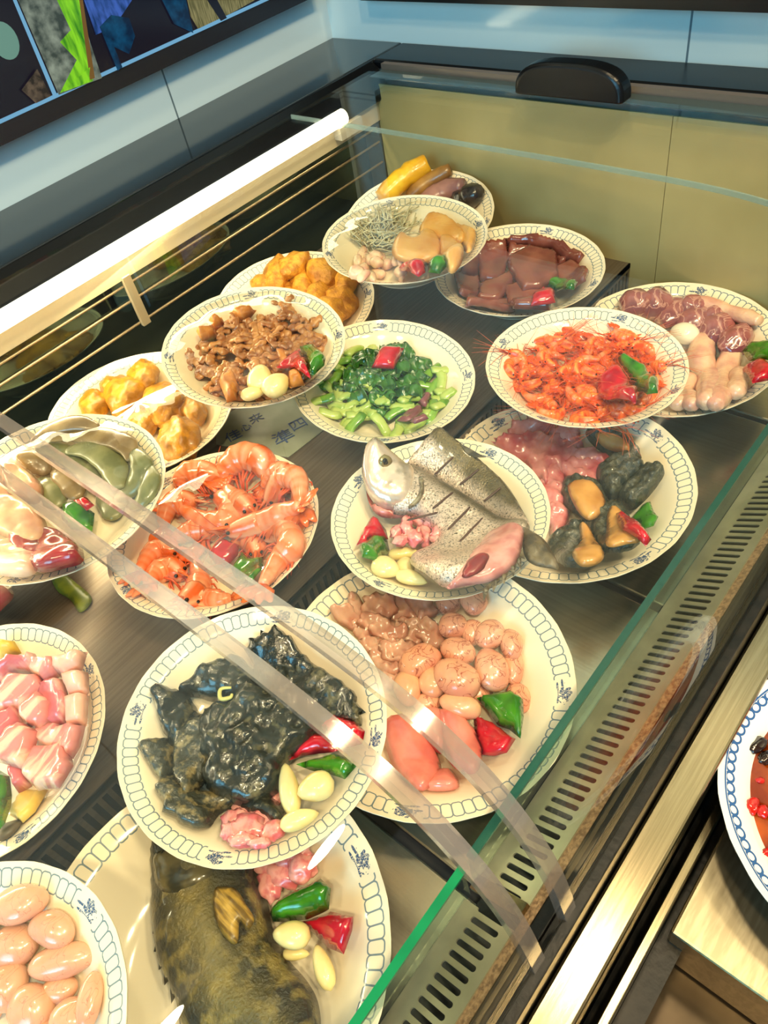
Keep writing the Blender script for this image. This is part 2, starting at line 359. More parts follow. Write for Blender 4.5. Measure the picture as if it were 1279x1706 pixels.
for k, (d, pts) in enumerate(((2, [(30, 0), (130, 0), (150, 70), (170, 130), (98, 158)]), (3, [(95, 0), (135, 0), (155, 135), (100, 155), (128, 100), (100, 70), (118, 50)]), (8, [(132, 0), (138, 0), (158, 130), (150, 133)]),
                 (4, [(140, 0), (220, 0), (200, 30), (178, 50), (160, 58)]), (9, [(166, 45), (185, 25), (215, 30), (225, 60), (215, 90), (190, 78), (204, 112), (196, 118)]), (9, [(270, 0), (310, 0), (322, 55), (290, 40)]),
                 (5, [(312, 0), (425, 0), (385, 22), (330, 48), (318, 28)]), (0, [(345, 0), (362, 0), (378, 30), (368, 35)]),
                 (7, [(36, 150), (62, 115), (85, 160), (60, 172)]), (3, [(106, 150), (150, 112), (148, 136)]))):
    sb.slab(tvpoly(pts, .001+.0003*k), V(0, .0002, 0), d)
eggc = on_y(8, 68, YT-.005); er = (on_y(34, 75, YT-.005)-eggc).length
sb.slab([eggc+V(math.cos(a)*er*.9, 0, math.sin(a)*er*1.05) for a in [i*PI/12 for i in range(24)]], V(0, .0002, 0), 6)
sb.build('screen', TM, tv)

# ---------------------------------------------------------------- steel counter outside the case
ctr = bpy.data.objects.new('steel_counter', None); COL.objects.link(ctr); ctr.location = (.4, -.2, 0)
tag(ctr, 'scratched stainless steel serving counter in front of the display case', 'counter')
SCR = mat('scratched_steel', 'b0a58a', '9d9278', 120, .3, metal=1, stretch=(.3, 2, 1), bump=.05, bscale=60)
MB().prism([(.010, -.577), (.010, -.60), (-.6, -.60), (-.6, -.577)], .166, .95-.03).build('serving_top', SCR, ctr, bevel=.002)
MB().box(.172, .92, -.58, .004, -.66, -.60).build('serving_tray_side', SCR, ctr)
MB().box(XL, .92, .0155, .022, -.63, -.572).build('counter_lip', STEEL, ctr, bevel=.001)
MB().prism([(.0285, -.58), (.0285, -.62), (-.001, -.62), (-.001, -.60), (.015, -.60)], XL, .92).build('counter_gutter', RUBBER, ctr)
MB().box(XL, .92, -.6, .014, -.70, -.665).build('lower_shelf', mat('stained_steel', '4e4436', '322a22', 12, .28, metal=.9), ctr)
MB().box(-.05, .118, -.2, -.006, -.665, -.64).build('corner_block', STEEL, ctr, bevel=.002)
MB().box(XL, .92, -.6, .028, -H0, -.70).build('counter_body', STEEL, ctr)

# ---------------------------------------------------------------- bowls
BP = [(0, -.34), (.2, -.342), (.42, -.34), (.54, -.325), (.64, -.27), (.74, -.18), (.82, -.105), (.865, -.070), (.90, -.05), (.95, -.026), (.985, -.008), (1.0, 0)]
def surf(r):
    for (a, za), (b, zb) in zip(BP, BP[1:]):
        if r <= b: return za+(zb-za)*(r-a)/(b-a)
    return 0
def bowl_mesh():
    NA = 96; prof = [(r, z) for r, z in catmull2(BP)]+[(1.0, -.012), (.98, -.03), (.86, -.095), (.72, -.21), (.60, -.315), (.50, -.365), (.50, -.40), (.46, -.40), (.45, -.375), (0.001, -.375)]
    vs = []; fs = []
    for i, (r, z) in enumerate(prof):
        for j in range(NA):
            a = 2*PI*j/NA; k = 1+(.0022*math.cos(a*24) if r > .9 else 0); vs.append(V(r*k*math.cos(a), r*k*math.sin(a), z))
    for i in range(len(prof)-1):
        for j in range(NA): fs.append([i*NA+j, i*NA+(j+1) % NA, (i+1)*NA+(j+1) % NA, (i+1)*NA+j])
    return mesh('bowl', vs, fs)
def catmull2(P): return [(max(q.x, .001), q.y) for q in catmull([V(a, b, 0) for a, b in P], 3)]
def bowl_mat(kind=0):
    m, nt, p = newmat('glazed_porcelain' if not kind else 'glazed_porcelain_scalloped'); L = nt.links.new
    tc = N(nt, 'ShaderNodeTexCoord'); sp = N(nt, 'ShaderNodeSeparateXYZ'); L(tc.outputs['Object'], sp.inputs[0])
    x, y = sp.outputs[0], sp.outputs[1]
    r = mth(nt, 'SQRT', mth(nt, 'ADD', mth(nt, 'MULTIPLY', x, x), mth(nt, 'MULTIPLY', y, y)))
    th = mth(nt, 'DIVIDE', mth(nt, 'ARCTAN2', y, x), 2*PI)      # -.5..0.5
    nseg = 84 if not kind else 88
    if not kind:
        u = mth(nt, 'ABSOLUTE', mth(nt, 'SUBTRACT', mth(nt, 'FRACT', mth(nt, 'ADD', mth(nt, 'MULTIPLY', th, nseg), nseg)), .5))  # 0..0.5
        pitch = 2*PI*.915/nseg
        px = mth(nt, 'MAXIMUM', mth(nt, 'SUBTRACT', mth(nt, 'MULTIPLY', u, pitch), pitch*.44-.018), 0.0)
        py = mth(nt, 'MAXIMUM', mth(nt, 'SUBTRACT', mth(nt, 'ABSOLUTE', mth(nt, 'SUBTRACT', r, .916)), .045-.018), 0.0)
        d = mth(nt, 'SUBTRACT', mth(nt, 'SQRT', mth(nt, 'ADD', mth(nt, 'MULTIPLY', px, px), mth(nt, 'MULTIPLY', py, py))), .018)
        line = mth(nt, 'LESS_THAN', mth(nt, 'ABSOLUTE', mth(nt, 'SUBTRACT', d, .0035)), .0042)
        band = mth(nt, 'LESS_THAN', mth(nt, 'ABSOLUTE', mth(nt, 'SUBTRACT', r, .916)), .056)
        q = mth(nt, 'ABSOLUTE', mth(nt, 'SUBTRACT', mth(nt, 'FRACT', mth(nt, 'ADD', mth(nt, 'MULTIPLY', th, 4), 4.5)), .5))   # 0 at 4 flowers
        gap = mth(nt, 'GREATER_THAN', q, .07)
        line = mth(nt, 'MULTIPLY', mth(nt, 'MULTIPLY', line, band), gap)
        fa = mth(nt, 'MULTIPLY', mth(nt, 'SUBTRACT', mth(nt, 'FRACT', mth(nt, 'ADD', mth(nt, 'MULTIPLY', th, 4), 4.5)), .5), 2*PI*.92/4)
        fr = mth(nt, 'SUBTRACT', r, .918)
        def ell(cx, cy, rx, ry, rag=0):
            e = mth(nt, 'ADD', mth(nt, 'POWER', mth(nt, 'ABSOLUTE', mth(nt, 'DIVIDE', mth(nt, 'SUBTRACT', fa, cx), rx)), 2.0), mth(nt, 'POWER', mth(nt, 'ABSOLUTE', mth(nt, 'DIVIDE', mth(nt, 'SUBTRACT', fr, cy), ry)), 2.0))
            if rag:
                n = N(nt, 'ShaderNodeTexNoise'); n.inputs['Scale'].default_value = 38; L(tc.outputs['Object'], n.inputs[0]); e = mth(nt, 'ADD', e, mth(nt, 'MULTIPLY', mth(nt, 'SUBTRACT', n.outputs[0], .5), rag))
            return mth(nt, 'LESS_THAN', e, 1.0)
        f1 = ell(-.012, .012, .054, .037, 5.0)
        for a in ((.070, -.004, .030, .0075), (.050, -.034, .034, .0065), (.010, -.030, .05, .0035), (-.058, -.030, .026, .006)): f1 = mth(nt, 'MAXIMUM', f1, ell(*a))
        col = mixc(nt, line, hx('f2e4c8'), hx('788890')); n2 = N(nt, 'ShaderNodeTexNoise'); n2.inputs['Scale'].default_value = 60; L(tc.outputs['Object'], n2.inputs[0])
        f1 = mth(nt, 'MULTIPLY', f1, mth(nt, 'ADD', mth(nt, 'GREATER_THAN', mth(nt, 'ABSOLUTE', mth(nt, 'SUBTRACT', n2.outputs[0], .52)), .035), .35)); f1 = mth(nt, 'MINIMUM', f1, 1.0)
        col = mixc(nt, f1, col, hx('43597c'))
    else:
        a = mth(nt, 'SUBTRACT', mth(nt, 'FRACT', mth(nt, 'ADD', mth(nt, 'MULTIPLY', th, nseg), nseg)), .5)
        rr = mth(nt, 'DIVIDE', mth(nt, 'SUBTRACT', r, .925), .028)
        d = mth(nt, 'SQRT', mth(nt, 'ADD', mth(nt, 'MULTIPLY', mth(nt, 'MULTIPLY', a, a), 3.5), mth(nt, 'MULTIPLY', rr, rr)))
        ring = mth(nt, 'MULTIPLY', mth(nt, 'LESS_THAN', mth(nt, 'ABSOLUTE', mth(nt, 'SUBTRACT', d, .85)), .22), mth(nt, 'LESS_THAN', rr, .75))
        edge = mth(nt, 'LESS_THAN', mth(nt, 'ABSOLUTE', mth(nt, 'SUBTRACT', r, .953)), .005)
        col = mixc(nt, mth(nt, 'MAXIMUM', ring, edge), hx('eeeee6'), hx('2f5a96'))
    L(col, p.inputs['Base Color']); p.inputs['Roughness'].default_value = .12; p.inputs['Subsurface Weight'].default_value = 0
    return m
BM = bowl_mesh(); PORC = bowl_mat(0); PORC2 = bowl_mat(1)
BM.materials.append(PORC)
class Plate:
    def __init__(s, key, c, tx, ty, R, label, phrase, spin=0, group='patterned porcelain bowls', kind=0, name='porcelain_bowl'):
        s.c = V(*c); s.R = R; s.n = V(math.tan(math.radians(tx)), math.tan(math.radians(ty)), 1).normalized(); s.phrase = phrase; s.key = key
        rest = dict(P3=-.535, P4=-.535, P7=-.535, P6=-.535, P9=-.535, P16=-.535, P13=-.600, P11=-.600, P14=-.600, P18=-.600, P20=-.577).get(key)
        if rest:                             # foot ring stands on its deck or counter
            sn = math.hypot(s.n.x, s.n.y); k = rest/(s.c.z-R*(.402*s.n.z+.5*sn)); s.c = s.c*k; s.R = R = R*k
        xa = (V(1, 0, 0)-s.n*s.n.x).normalized(); ya = s.n.cross(xa)
        s.rot = Matrix((xa, ya, s.n)).transposed(); s.inv = s.rot.transposed()
        s.M = Matrix.Translation(s.c+V(0, 0, H0)) @ s.rot.to_4x4()
        if isinstance(spin, tuple): q = s.px(*spin, -.006); spin = math.degrees(math.atan2(q.y, q.x))
        me = BM
        if kind: me = BM.copy(); me.materials.clear(); me.materials.append(PORC2)
        o = bpy.data.objects.new(name, me); COL.objects.link(o)
        o.matrix_world = s.M @ Matrix.Rotation(math.radians(spin), 4, 'Z') @ Matrix.Scale(R, 4)
        tag(o, label, 'bowl', group); s.o = o
    def px(s, u, v, h):                      # pixel ray met with the plane h above the rim plane -> bowl coordinates
        w = ray(u, v); p0 = s.c+s.n*h; t = p0.dot(s.n)/w.dot(s.n); return s.inv @ (w*t-s.c)
    def sf(s, x, y): return surf(min(math.hypot(x, y)/s.R, 1.0))*s.R
    def at(s, u, v, lift=0):
        h = -.02
        for _ in range(6):
            q = s.px(u, v, h); h = .5*h+.5*(s.sf(q.x, q.y)+lift)
        q = s.px(u, v, h); return q
    def local(s, x, y, lift): return V(x, y, s.sf(x, y)+lift)

P = {}
def plate(key, *a, **k): P[key] = Plate(key, *a, **k)
plate('P1', (.732, .653, -.466), -8.9, -4.9, .103, 'patterned porcelain bowl of yellow tofu skin rolls, farthest back', 'in the farthest bowl', 20)
plate('P3', (.706, .477, -.486), 0, -2.6, .104, 'patterned porcelain bowl of dark liver slices', 'in the dark liver bowl', (917, 380))
plate('P4', (.53, .703, -.494), -3.2, -8.1, .104, 'patterned porcelain bowl of orange fried crumbs behind the intestine bowl', 'in the bowl behind the intestine bowl', (618, 489))
plate('P7', (.277, .704, -.490), 1.5, -5.5, .106, 'patterned porcelain bowl of yellow fried tofu puffs', 'in the tofu puff bowl', (193, 608))
plate('P6', (.464, .496, -.496), 1.4, -8.2, .102, 'patterned porcelain bowl of chopped greens in the middle', 'in the greens bowl', (784, 627))
plate('P9', (.203, .490, -.492), -1.2, -.7, .103, 'patterned porcelain bowl of large orange prawns', 'in the large prawn bowl', (495, 785))
plate('P16', (-.051, .49, -.501), -4.4, -7.2, .1, 'patterned porcelain bowl of pork belly chunks at left edge', 'in the pork belly bowl', (155, 1114))
plate('P19', (.035, .700, -.490), 0, 0, .1, 'patterned porcelain bowl of red meat peeking out below broad bean bowl', 'in the half-hidden red meat bowl')
plate('P13', (.709, .276, -.538), -3.5, -.4, .119, 'patterned porcelain bowl of chicken wings and gizzards at right', 'in the gizzard and wing bowl', (1169, 478))
plate('P11', (.46, .267, -.539), -1.2, -.2, .124, 'patterned porcelain plate of abalone and pink meat', 'on the abalone plate', (1094, 723))
plate('P14', (.217, .252, -.548), 3, -6.6, .124, 'patterned porcelain plate of veined pink testicles and liver', 'on the veined testicle plate', (944, 1155))
plate('P18', (-.039, .249, -.552), 0, 0, .1305, 'patterned porcelain plate of dark grouper, nearest the camera', 'on the grouper plate', (604, 1431))
plate('P17', (-.168, .300, -.486), 0, 0, .108, 'patterned porcelain bowl of smooth pink testicles at lower left corner', 'in the lower left bowl', (155, 1508))
plate('P2', (.627, .585, -.429), -.2, -4.1, .1, 'patterned porcelain bowl of glass noodles stacked on two others', 'in the glass noodle bowl', (646, 336))
plate('P5', (.388, .606, -.438), .2, -8.7, .1, 'patterned porcelain bowl of brown chopped intestines with garlic', 'in the intestine bowl', (418, 490))
plate('P8', (.124, .598, -.431), 1.0, -5.3, .104, 'patterned porcelain bowl of broad bean pods behind the plastic seal', 'in the broad bean bowl', (149, 694))
plate('P12', (.565, .305, -.478), 1.4, -2.4, .1, 'patterned porcelain bowl of tiny whiskered orange shrimps', 'in the tiny shrimp bowl', (836, 573))
plate('P10', (.336, .322, -.499), 1.6, -1.3, .1, 'patterned porcelain bowl of silver scored fish', 'in the silver fish bowl', (591, 801))
plate('P15', (.085, .303, -.484), -.9, -5.3, .1, 'patterned porcelain bowl of black skinned turtle pieces', 'in the black turtle bowl', (239, 1190))
plate('P20', (.307, -.078, -.530), 0, 0, .115, 'white bowl with blue scalloped border holding chilli soup', 'in the chilli soup bowl', 0, group=None, kind=1, name='soup_bowl')

# ---------------------------------------------------------------- printed sheet lying on the rear deck
sh = bpy.data.objects.new('printed_sheet', None); COL.objects.link(sh); sh.location = V(.375, .60, ZB+H0+.0008)
tag(sh, 'grey green plastic sheet with blue Chinese characters between the upper bowls', 'sheet')
def zb(u, v): q = on_z(u, v, ZB+.0008); return q-V(.375, .60, ZB+.0008)
MBs = MB().slab([zb(360, 700), zb(440, 655), zb(545, 650), (zb(560, 700)), zb(480, 762), zb(360, 740)], V(0, 0, -.0006)); shm = mesh('sheet', MBs.v, MBs.f, False)
link('sheet', shm, sh, mat('sheet_plastic', '8c9280', '787e6c', 20, .35))
for ch, u, v, hgt in (('佳', 389, 727, .020), ('心', 410, 713, .014), ('来', 427, 698, .018), ('準', 473, 730, .026), ('四', 497, 708, .022)):
    cu = bpy.data.curves.new('printed_character', 'FONT'); cu.body = ch; cu.size = hgt; cu.align_x = 'CENTER'; cu.align_y = 'CENTER'; cu.extrude = .0002
    to = bpy.data.objects.new('tmp', cu); COL.objects.link(to); dg = bpy.context.evaluated_depsgraph_get(); tm = bpy.data.meshes.new_from_object(to.evaluated_get(dg)); bpy.data.objects.remove(to)
    q = link('printed_character', tm, sh, mat('print_blue', '243f74', None, rough=.4)); q.location = zb(u, v)+V(0, 0, .0004); q.rotation_euler = (0, 0, -.35)

# ---------------------------------------------------------------- food helpers
REG = []
def put(o, pl, q, noun, cat, rot=None, phrase=None, label=None, group=None):
    M = pl.M @ Matrix.Translation(q)
    if rot is not None: M = M @ rot
    o.matrix_world = M
    if label: tag(o, label, cat, group)
    else: o['category'] = cat; REG.append([o, noun, phrase or pl.phrase, pl, group])
    return o
def conv(Z, pts):                            # zoom-crop coordinates -> photo pixels
    x0, y0, s = Z; return [(x0+a/s, y0+b/s) for a, b in pts]
def inflate(pl, pts, lift, Ht, s=.0035, edge=.01, bottom=.003, amp=0, freq=60, seed=0, power=.5, smooth=True, tilt=None, colfn=None, flat=False, drape=1.0, grow=1.0, rag=0):
    """closed domed body over an outline (photo pixels), following the bowl floor"""
    if grow != 1:
        gu, gv = sum(p[0] for p in pts)/len(pts), sum(p[1] for p in pts)/len(pts); pts = [(gu+(u-gu)*grow, gv+(v-gv)*grow) for u, v in pts]
    base = [pl.at(u, v, lift) for u, v in pts]
    cz = sum(b.z for b in base)/len(base)
    if flat: base = [pl.px(u, v, cz) for u, v in pts]
    ol = [V(b.x, b.y, 0) for b in base]
    if smooth: ol = catmull(ol, 5, True)
    c = sum((V(b.x, b.y, 0) for b in ol), V(0, 0, 0))/len(ol)
    if rag: ol = [c+(q-c)*(1+rag*nz(q, 130, seed)+rag*.5*nz(q, 330, seed)) for q in ol]
    # resample
    out = []; n = len(ol)
    for i in range(n):
        a, b = ol[i], ol[(i+1) % n]; k = max(1, int((b-a).length/s))
        for j in range(k): out.append(a.lerp(b, j/k))
    ol = out; n = len(ol)
    xs = [q.x for q in ol]; ys = [q.y for q in ol]
    def inside(x, y):
        r = False; j = n-1
        for i in range(n):
            if (ol[i].y > y) != (ol[j].y > y) and x < (ol[j].x-ol[i].x)*(y-ol[i].y)/(ol[j].y-ol[i].y)+ol[i].x: r = not r
            j = i
        return r
    def dist(x, y):
        best = 9
        for i in range(n):
            ax, ay = ol[i].x, ol[i].y; bx, by = ol[(i+1) % n].x-ax, ol[(i+1) % n].y-ay; L2 = bx*bx+by*by or 1e-12
            t = max(0, min(1, ((x-ax)*bx+(y-ay)*by)/L2)); dx, dy = x-ax-bx*t, y-ay-by*t; d = dx*dx+dy*dy
            if d < best: best = d
        return math.sqrt(best)
    vs2 = [V(q.x, q.y).to_2d() if False else q.to_2d() for q in ol]; ds = [0.0]*n
    y = min(ys)+s/2; row = 0
    while y < max(ys):
        x = min(xs)+(s/2 if row % 2 else 0)
        while x < max(xs):
            if inside(x, y):
                d = dist(x, y)
                if d > s*.55: vs2.append(V(x, y, 0).to_2d()); ds.append(d)
            x += s
        y += s*.866; row += 1
    res = delaunay_2d_cdt(vs2, [], [list(range(n))], 1, 1e-7)
    v2, tris, orig = res[0], res[2], res[3]
    dd = [(ds[o[0]] if o and o[0] < len(ds) else 0) for o in orig]
    tz = []; bz = []
    for q, d in zip(v2, dd):
        t = min(d/edge, 1); h = Ht*(1-(1-t)**2)**power
        if amp: h += amp*nz(V(q.x, q.y, 0), freq, seed)*min(t*1.5, 1)+.4*amp*nz(V(q.x, q.y, .3), freq*2.3, seed)*min(t*1.5, 1)
        g = cz if flat else (cz+(max(pl.sf(q.x, q.y)+lift, -9)-cz)*drape)
        tz.append(g+h); bz.append(g-(bottom*min(d/edge, 1)))
    N_ = len(v2); bnd = [d == 0 for d in dd]
    verts = [V(q.x-c.x, q.y-c.y, z-cz) for q, z in zip(v2, tz)]
    idx = {}
    for i in range(N_):
        if bnd[i]: idx[i] = i
        else: idx[i] = len(verts); verts.append(V(v2[i].x-c.x, v2[i].y-c.y, bz[i]-cz))
    faces = []
    for t in tris:
        a, b, cc = t[:3]; ar = (v2[b]-v2[a]).cross(v2[cc]-v2[a])
        if ar < 0: t = [t[0], t[2], t[1]]
        faces.append(list(t)); bt = [idx[i] for i in reversed(t)]
        if not all(bnd[i] for i in t): faces.append(bt)
    cols = None
    if colfn:
        cols = []
        for i, v in enumerate(verts):
            cols.append(colfn(v.x+c.x, v.y+c.y, dd[i] if i < N_ else 0))
    return mesh('m', verts, faces, True, cols), V(c.x, c.y, cz)
def piece(pl, name, noun, cat, pts, m, lift=.002, Ht=.008, phrase=None, label=None, group=None, **k):
    me, q = inflate(pl, pts, lift, Ht, **k); me.name = name
    o = link(name, me, None, m); return put(o, pl, q, noun, cat, phrase=phrase, label=label, group=group)
RED = mat('red_pepper_skin', 'd0142a', 'a30a1e', 60, .12, coat=.6); GRN = mat('green_pepper_skin', '3f8a14', '1f5a0c', 50, .12, coat=.6, bump=.1)
GARL = mat('garlic_flesh', 'f0dfa0', 'e2cc84', 30, .3, sss=.3, coat=.3)
def pepper(pl, pts, col, lift=.006, label=None, Ht=.007, phrase=None, **k):
    n = 'red_pepper_slice' if col == 'r' else 'green_pepper_slice'
    return piece(pl, n, ('glossy red' if col == 'r' else 'glossy green')+' pepper slice', 'pepper', pts, RED if col == 'r' else GRN, lift, Ht, smooth=False, edge=.012, amp=.0018, freq=40, seed=len(REG), label=label, phrase=phrase, **k)
def garlic(pl, u, v, L, W, ang, lift=.008):   # L, W in photo pixels, ang in degrees on screen (0 = to the right, 90 = up), tip first
    a = math.radians(ang); d = (math.cos(a)*L/2, -math.sin(a)*L/2)
    q0 = pl.at(u, v, lift); h = q0.z
    t = pl.px(u+d[0], v+d[1], h)-q0; Lm = t.length; W_m = W/ (L) * Lm
    n = 12; pts = []; rs_ = []
    for i in range(n+1):
        s = i/n; pts.append(V((s*2-1)*Lm, 0, .0015*math.sin(s*PI))); rs_.append(max(.0004, W_m*math.sqrt(max(0, 1-(1-2*s)**2))**.9*(1-.42*s**2)*1.08))
    vs, fs = tube_data(pts, rs_, 14, .8); me = mesh('garlic_clove', vs, fs)
    o = link('garlic_clove', me, None, GARL)
    return put(o, pl, q0, 'peeled garlic clove', 'garlic', rot=Matrix.Rotation(math.atan2(t.y, t.x), 4, 'Z'), group='garlic cloves '+pl.phrase)
def ball(pl, name, noun, cat, u, v, w, h, ang, m, lift=None, hz=.8, amp=.08, freq=1.3, amp2=0, freq2=6, seed=None, group=None, sub=3, **k):
    seed = len(REG) if seed is None else seed
    a = math.radians(ang); q = pl.at(u, v, .01); e = pl.px(u+math.cos(a)*w, v-math.sin(a)*w, q.z)-q; f = pl.px(u-math.sin(a)*h, v-math.cos(a)*h, q.z)-q
    rx, ry = e.length, f.length; rz = min(rx, ry)*hz
    if lift is None: lift = 0
    q = pl.at(u, v, rz*.85+lift)
    vs, fs = blob_data(rx, ry, rz, amp, freq, seed, sub, amp2, freq2)
    o = link(name, mesh(name, vs, fs), None, m); return put(o, pl, q, noun, cat, rot=Matrix.Rotation(math.atan2(e.y, e.x), 4, 'Z'), group=group, **k)
def pathpx(pl, pts, lift): return [pl.at(u, v, lift) for u, v in pts]
def rod(pl, name, noun, cat, pts, r, m, lift=None, k=6, flat=.9, taper=(.5, 1, 1, .5), amp=0, n=12, group=None, label=None):
    q = catmull(pathpx(pl, pts, r if lift is None else lift), k); c = sum(q, V(0, 0, 0))/len(q); M_ = len(q)
    rr = []
    for i in range(M_):
        s = i/(M_-1)*(len(taper)-1); j = min(int(s), len(taper)-2); rr.append(r*(taper[j]+(taper[j+1]-taper[j])*(s-j))*(1+amp*nz(q[i], 120, len(REG))))
    vs, fs = tube_data([p-c for p in q], rr, n, flat)
    if amp: vs = [v*(1+amp*.3*nz(v, 200, 3)) for v in vs]
    o = link(name, mesh(name, vs, fs), None, m); return put(o, pl, c, noun, cat, group=group, label=label)

# ---------------------------------------------------------------- prawns
SHELL = mat('prawn_shell', 'f08040', 'f7b088', 55, .2, vcol=True, coat=.4, sss=.25, contrast=(.55, .75))
EYE = mat('prawn_eye', '120c0a', None, rough=.15)
FEEL = mat('prawn_feeler', 'd8562a', None, rough=.35)
def prawn_parts(pts, r, cA='ee6b2c', cB='f9b892', whisk=3, seed=1, wl=1.0):
    """pts: tail -> head path in local metres"""
    rnd = random.Random(seed); q = catmull(pts, 7); n = len(q); L = sum((q[i+1]-q[i]).length for i in range(n-1))
    nb = int(n*.68); A, B = hx(cA), hx(cB); out = []
    body = q[:nb+1]; rr = []; cc = []
    for i in range(len(body)):
        s = i/nb; seg = (s*6) % 1; rr.append(r*(.35+.65*min(1, s*1.6))*(1.0+.13*seg)); cc.append(tuple(A[k]*(.35+.65*seg)+B[k]*(.65*(1-seg)) for k in range(3)))
    vs, fs = tube_data(body, rr, 12, 1.05); cl = [cc[i//12] for i in range(len(body)*12)]+[cc[0], cc[-1]]
    out.append(('shell_body', mesh('shell_body', vs, fs, True, cl), SHELL))
    hp = q[nb-1:]; hn = len(hp); rr = [r*(1.08*math.sqrt(max(.02, 1-(i/(hn-1))**2*.96))) for i in range(hn)]
    vs, fs = tube_data(hp, rr, 12, 1.1); tip = hp[-1]; dr = (hp[-1]-hp[-3]).normalized(); side = dr.cross(V(0, 0, 1)).normalized()
    cl = [tuple(A[k]*.85 for k in range(3)) if i % 3 else B for i in range(len(vs))]
    m1 = MB(); m1.v = vs; m1.f = fs; b = len(m1.v); m1.tube([tip-dr*r*.8+V(0, 0, r*.5), tip+dr*r*.3+V(0, 0, r*.75), tip+dr*r*1.5+V(0, 0, r*1.0)], [r*.25, r*.16, r*.03], 5)
    cl += [A]*(len(m1.v)-b)
    out.append(('head', mesh('head', m1.v, m1.f, True, cl), SHELL))
    t0, t1 = q[0], (q[0]-q[1]).normalized(); sd = t1.cross(V(0, 0, 1)).normalized(); fan = MB()
    for k in (-1.1, -.4, .4, 1.1):
        d = (t1+sd*k*.7).normalized(); fan.tube([t0, t0+d*r*1.2, t0+d*r*2.2], [r*.2, r*.55, r*.12], 6, flat=.25)
    out.append(('tail_fan', mesh('tail_fan', fan.v, fan.f, True, [A]*len(fan.v)), SHELL))
    lg = MB()
    for k in range(6):
        i = int(n*(.32+.09*k)); p0 = q[min(i, n-1)]
        for sg in (-1, 1):
            s2 = (q[min(i+1, n-1)]-q[max(i-1, 0)]).normalized().cross(V(0, 0, 1)).normalized()*sg
            lg.tube([p0+s2*r*.6-V(0, 0, r*.3), p0+s2*r*1.35-V(0, 0, r*.2)+dr*r*.5, p0+s2*r*1.6-V(0, 0, r*.9)+dr*r*.9], [r*.13, r*.09, r*.04], 4)
    out.append(('legs', mesh('legs', lg.v, lg.f), FEEL))
    fe = MB()
    for k in range(whisk):
        a = rnd.uniform(-1.2, 1.2); d = (dr+side*a+V(0, 0, rnd.uniform(.1, .7))).normalized(); e = (dr*rnd.uniform(-.3, 1)+side*a*1.6+V(0, 0, .05)).normalized()
        fe.tube([tip+side*r*.2*a, tip+d*r*2.2*wl, tip+d*r*3.4*wl+e*r*1.6*wl, tip+d*r*4.0*wl+e*r*4.2*wl], [r*.07, r*.055, r*.04, r*.02], 4)
    out.append(('feelers', mesh('feelers', fe.v, fe.f), FEEL))
    ey = MB()
    for sg in (-1, 1):
        vs, fs = ico(1); ey.raw([v*r*.2+tip-dr*r*.25+side*sg*r*.5+V(0, 0, r*.45) for v in vs], fs)
    out.append(('eyes', mesh('eyes', ey.v, ey.f), EYE))
    return out
def assemble(root, parts):                   # feelers and eyes hang on the head
    head = None
    for nm, me, m in parts:
        o = link(nm, me, head if nm in ('feelers', 'eyes') else root, m)
        if nm == 'head': head = o
def prawn(pl, pts, w, noun='cooked orange prawn', lift=.008, **k):
    q = pathpx(pl, pts, lift); c = sum(q, V(0, 0, 0))/len(q); u, v = pts[len(pts)//2]
    a = pl.px(u, v, q[0].z); b = pl.px(u+w, v, q[0].z); r = (b-a).length
    root = bpy.data.objects.new('prawn', None); COL.objects.link(root)
    put(root, pl, c, noun, 'prawn', group='cooked prawns '+pl.phrase)
    assemble(root, prawn_parts([p-c for p in q], r, **k))
    return root
def clone(root):
    r = root.copy(); COL.objects.link(r)
    for ch in list(root.children):
        d = ch.copy(); COL.objects.link(d); d.parent = r
        for g in list(ch.children): e = g.copy(); COL.objects.link(e); e.parent = d
    return r

Z3 = (240, 240, 2.1317); Z4 = (700, 340, 2.209); Z5 = (0, 540, 2.284); ZF_ = (520, 660, 1.909); ZB_ = (500, 940, 2.558); ZT = (180, 990, 2.558); ZP = (0, 1020, 2.4875); ZG = (100, 1330, 2.1317); Z2 = (520, 0, 1.685)

# --- P9 large prawns
pl = P['P9']
PR = [([(870, 620), (860, 560), (930, 505), (1000, 530), (1010, 590)], 19, .008), ([(680, 620), (700, 575), (770, 565), (860, 600)], 16, .008), ([(1140, 690), (1135, 600), (1080, 590), (1020, 690)], 17, .016),
      ([(620, 770), (640, 700), (700, 680), (750, 690)], 16, .012), ([(690, 700), (780, 750), (870, 750), (880, 690), (820, 650)], 19, .018), ([(1140, 690), (1090, 715), (980, 760), (860, 795)], 17, .024),
      ([(650, 830), (720, 790), (790, 780), (830, 790)], 17, .010), ([(1000, 990), (1060, 900), (1110, 840), (1080, 790), (1000, 810)], 20, .014), ([(880, 850), (930, 820), (975, 850), (980, 890)], 15, .008),
      ([(860, 620), (890, 660), (930, 690), (960, 720)], 16, .024), ([(560, 990), (590, 950), (650, 930), (700, 960)], 16, .010), ([(740, 900), (760, 970), (740, 1030), (690, 1065)], 17, .010),
      ([(880, 1040), (840, 1050), (790, 1045), (740, 1060)], 14, .006), ([(530, 940), (570, 880), (620, 860), (690, 870)], 15, .010), ([(1120, 640), (1150, 720), (1120, 780)], 15, .006), ([(1000, 620), (1040, 570), (1080, 560), (1060, 640)], 12, .02)]
for i, (pts, w, lf) in enumerate(PR): prawn(pl, conv(Z5, pts), w*1.12, lift=lf, seed=i, wl=.55)
pepper(pl, conv(Z5, [(790, 870), (850, 815), (910, 840), (905, 880), (870, 915), (820, 915)]), 'r', .016)
pepper(pl, conv(Z5, [(880, 930), (920, 868), (955, 895), (1000, 885), (1005, 940), (960, 995), (890, 960)]), 'g', .016)

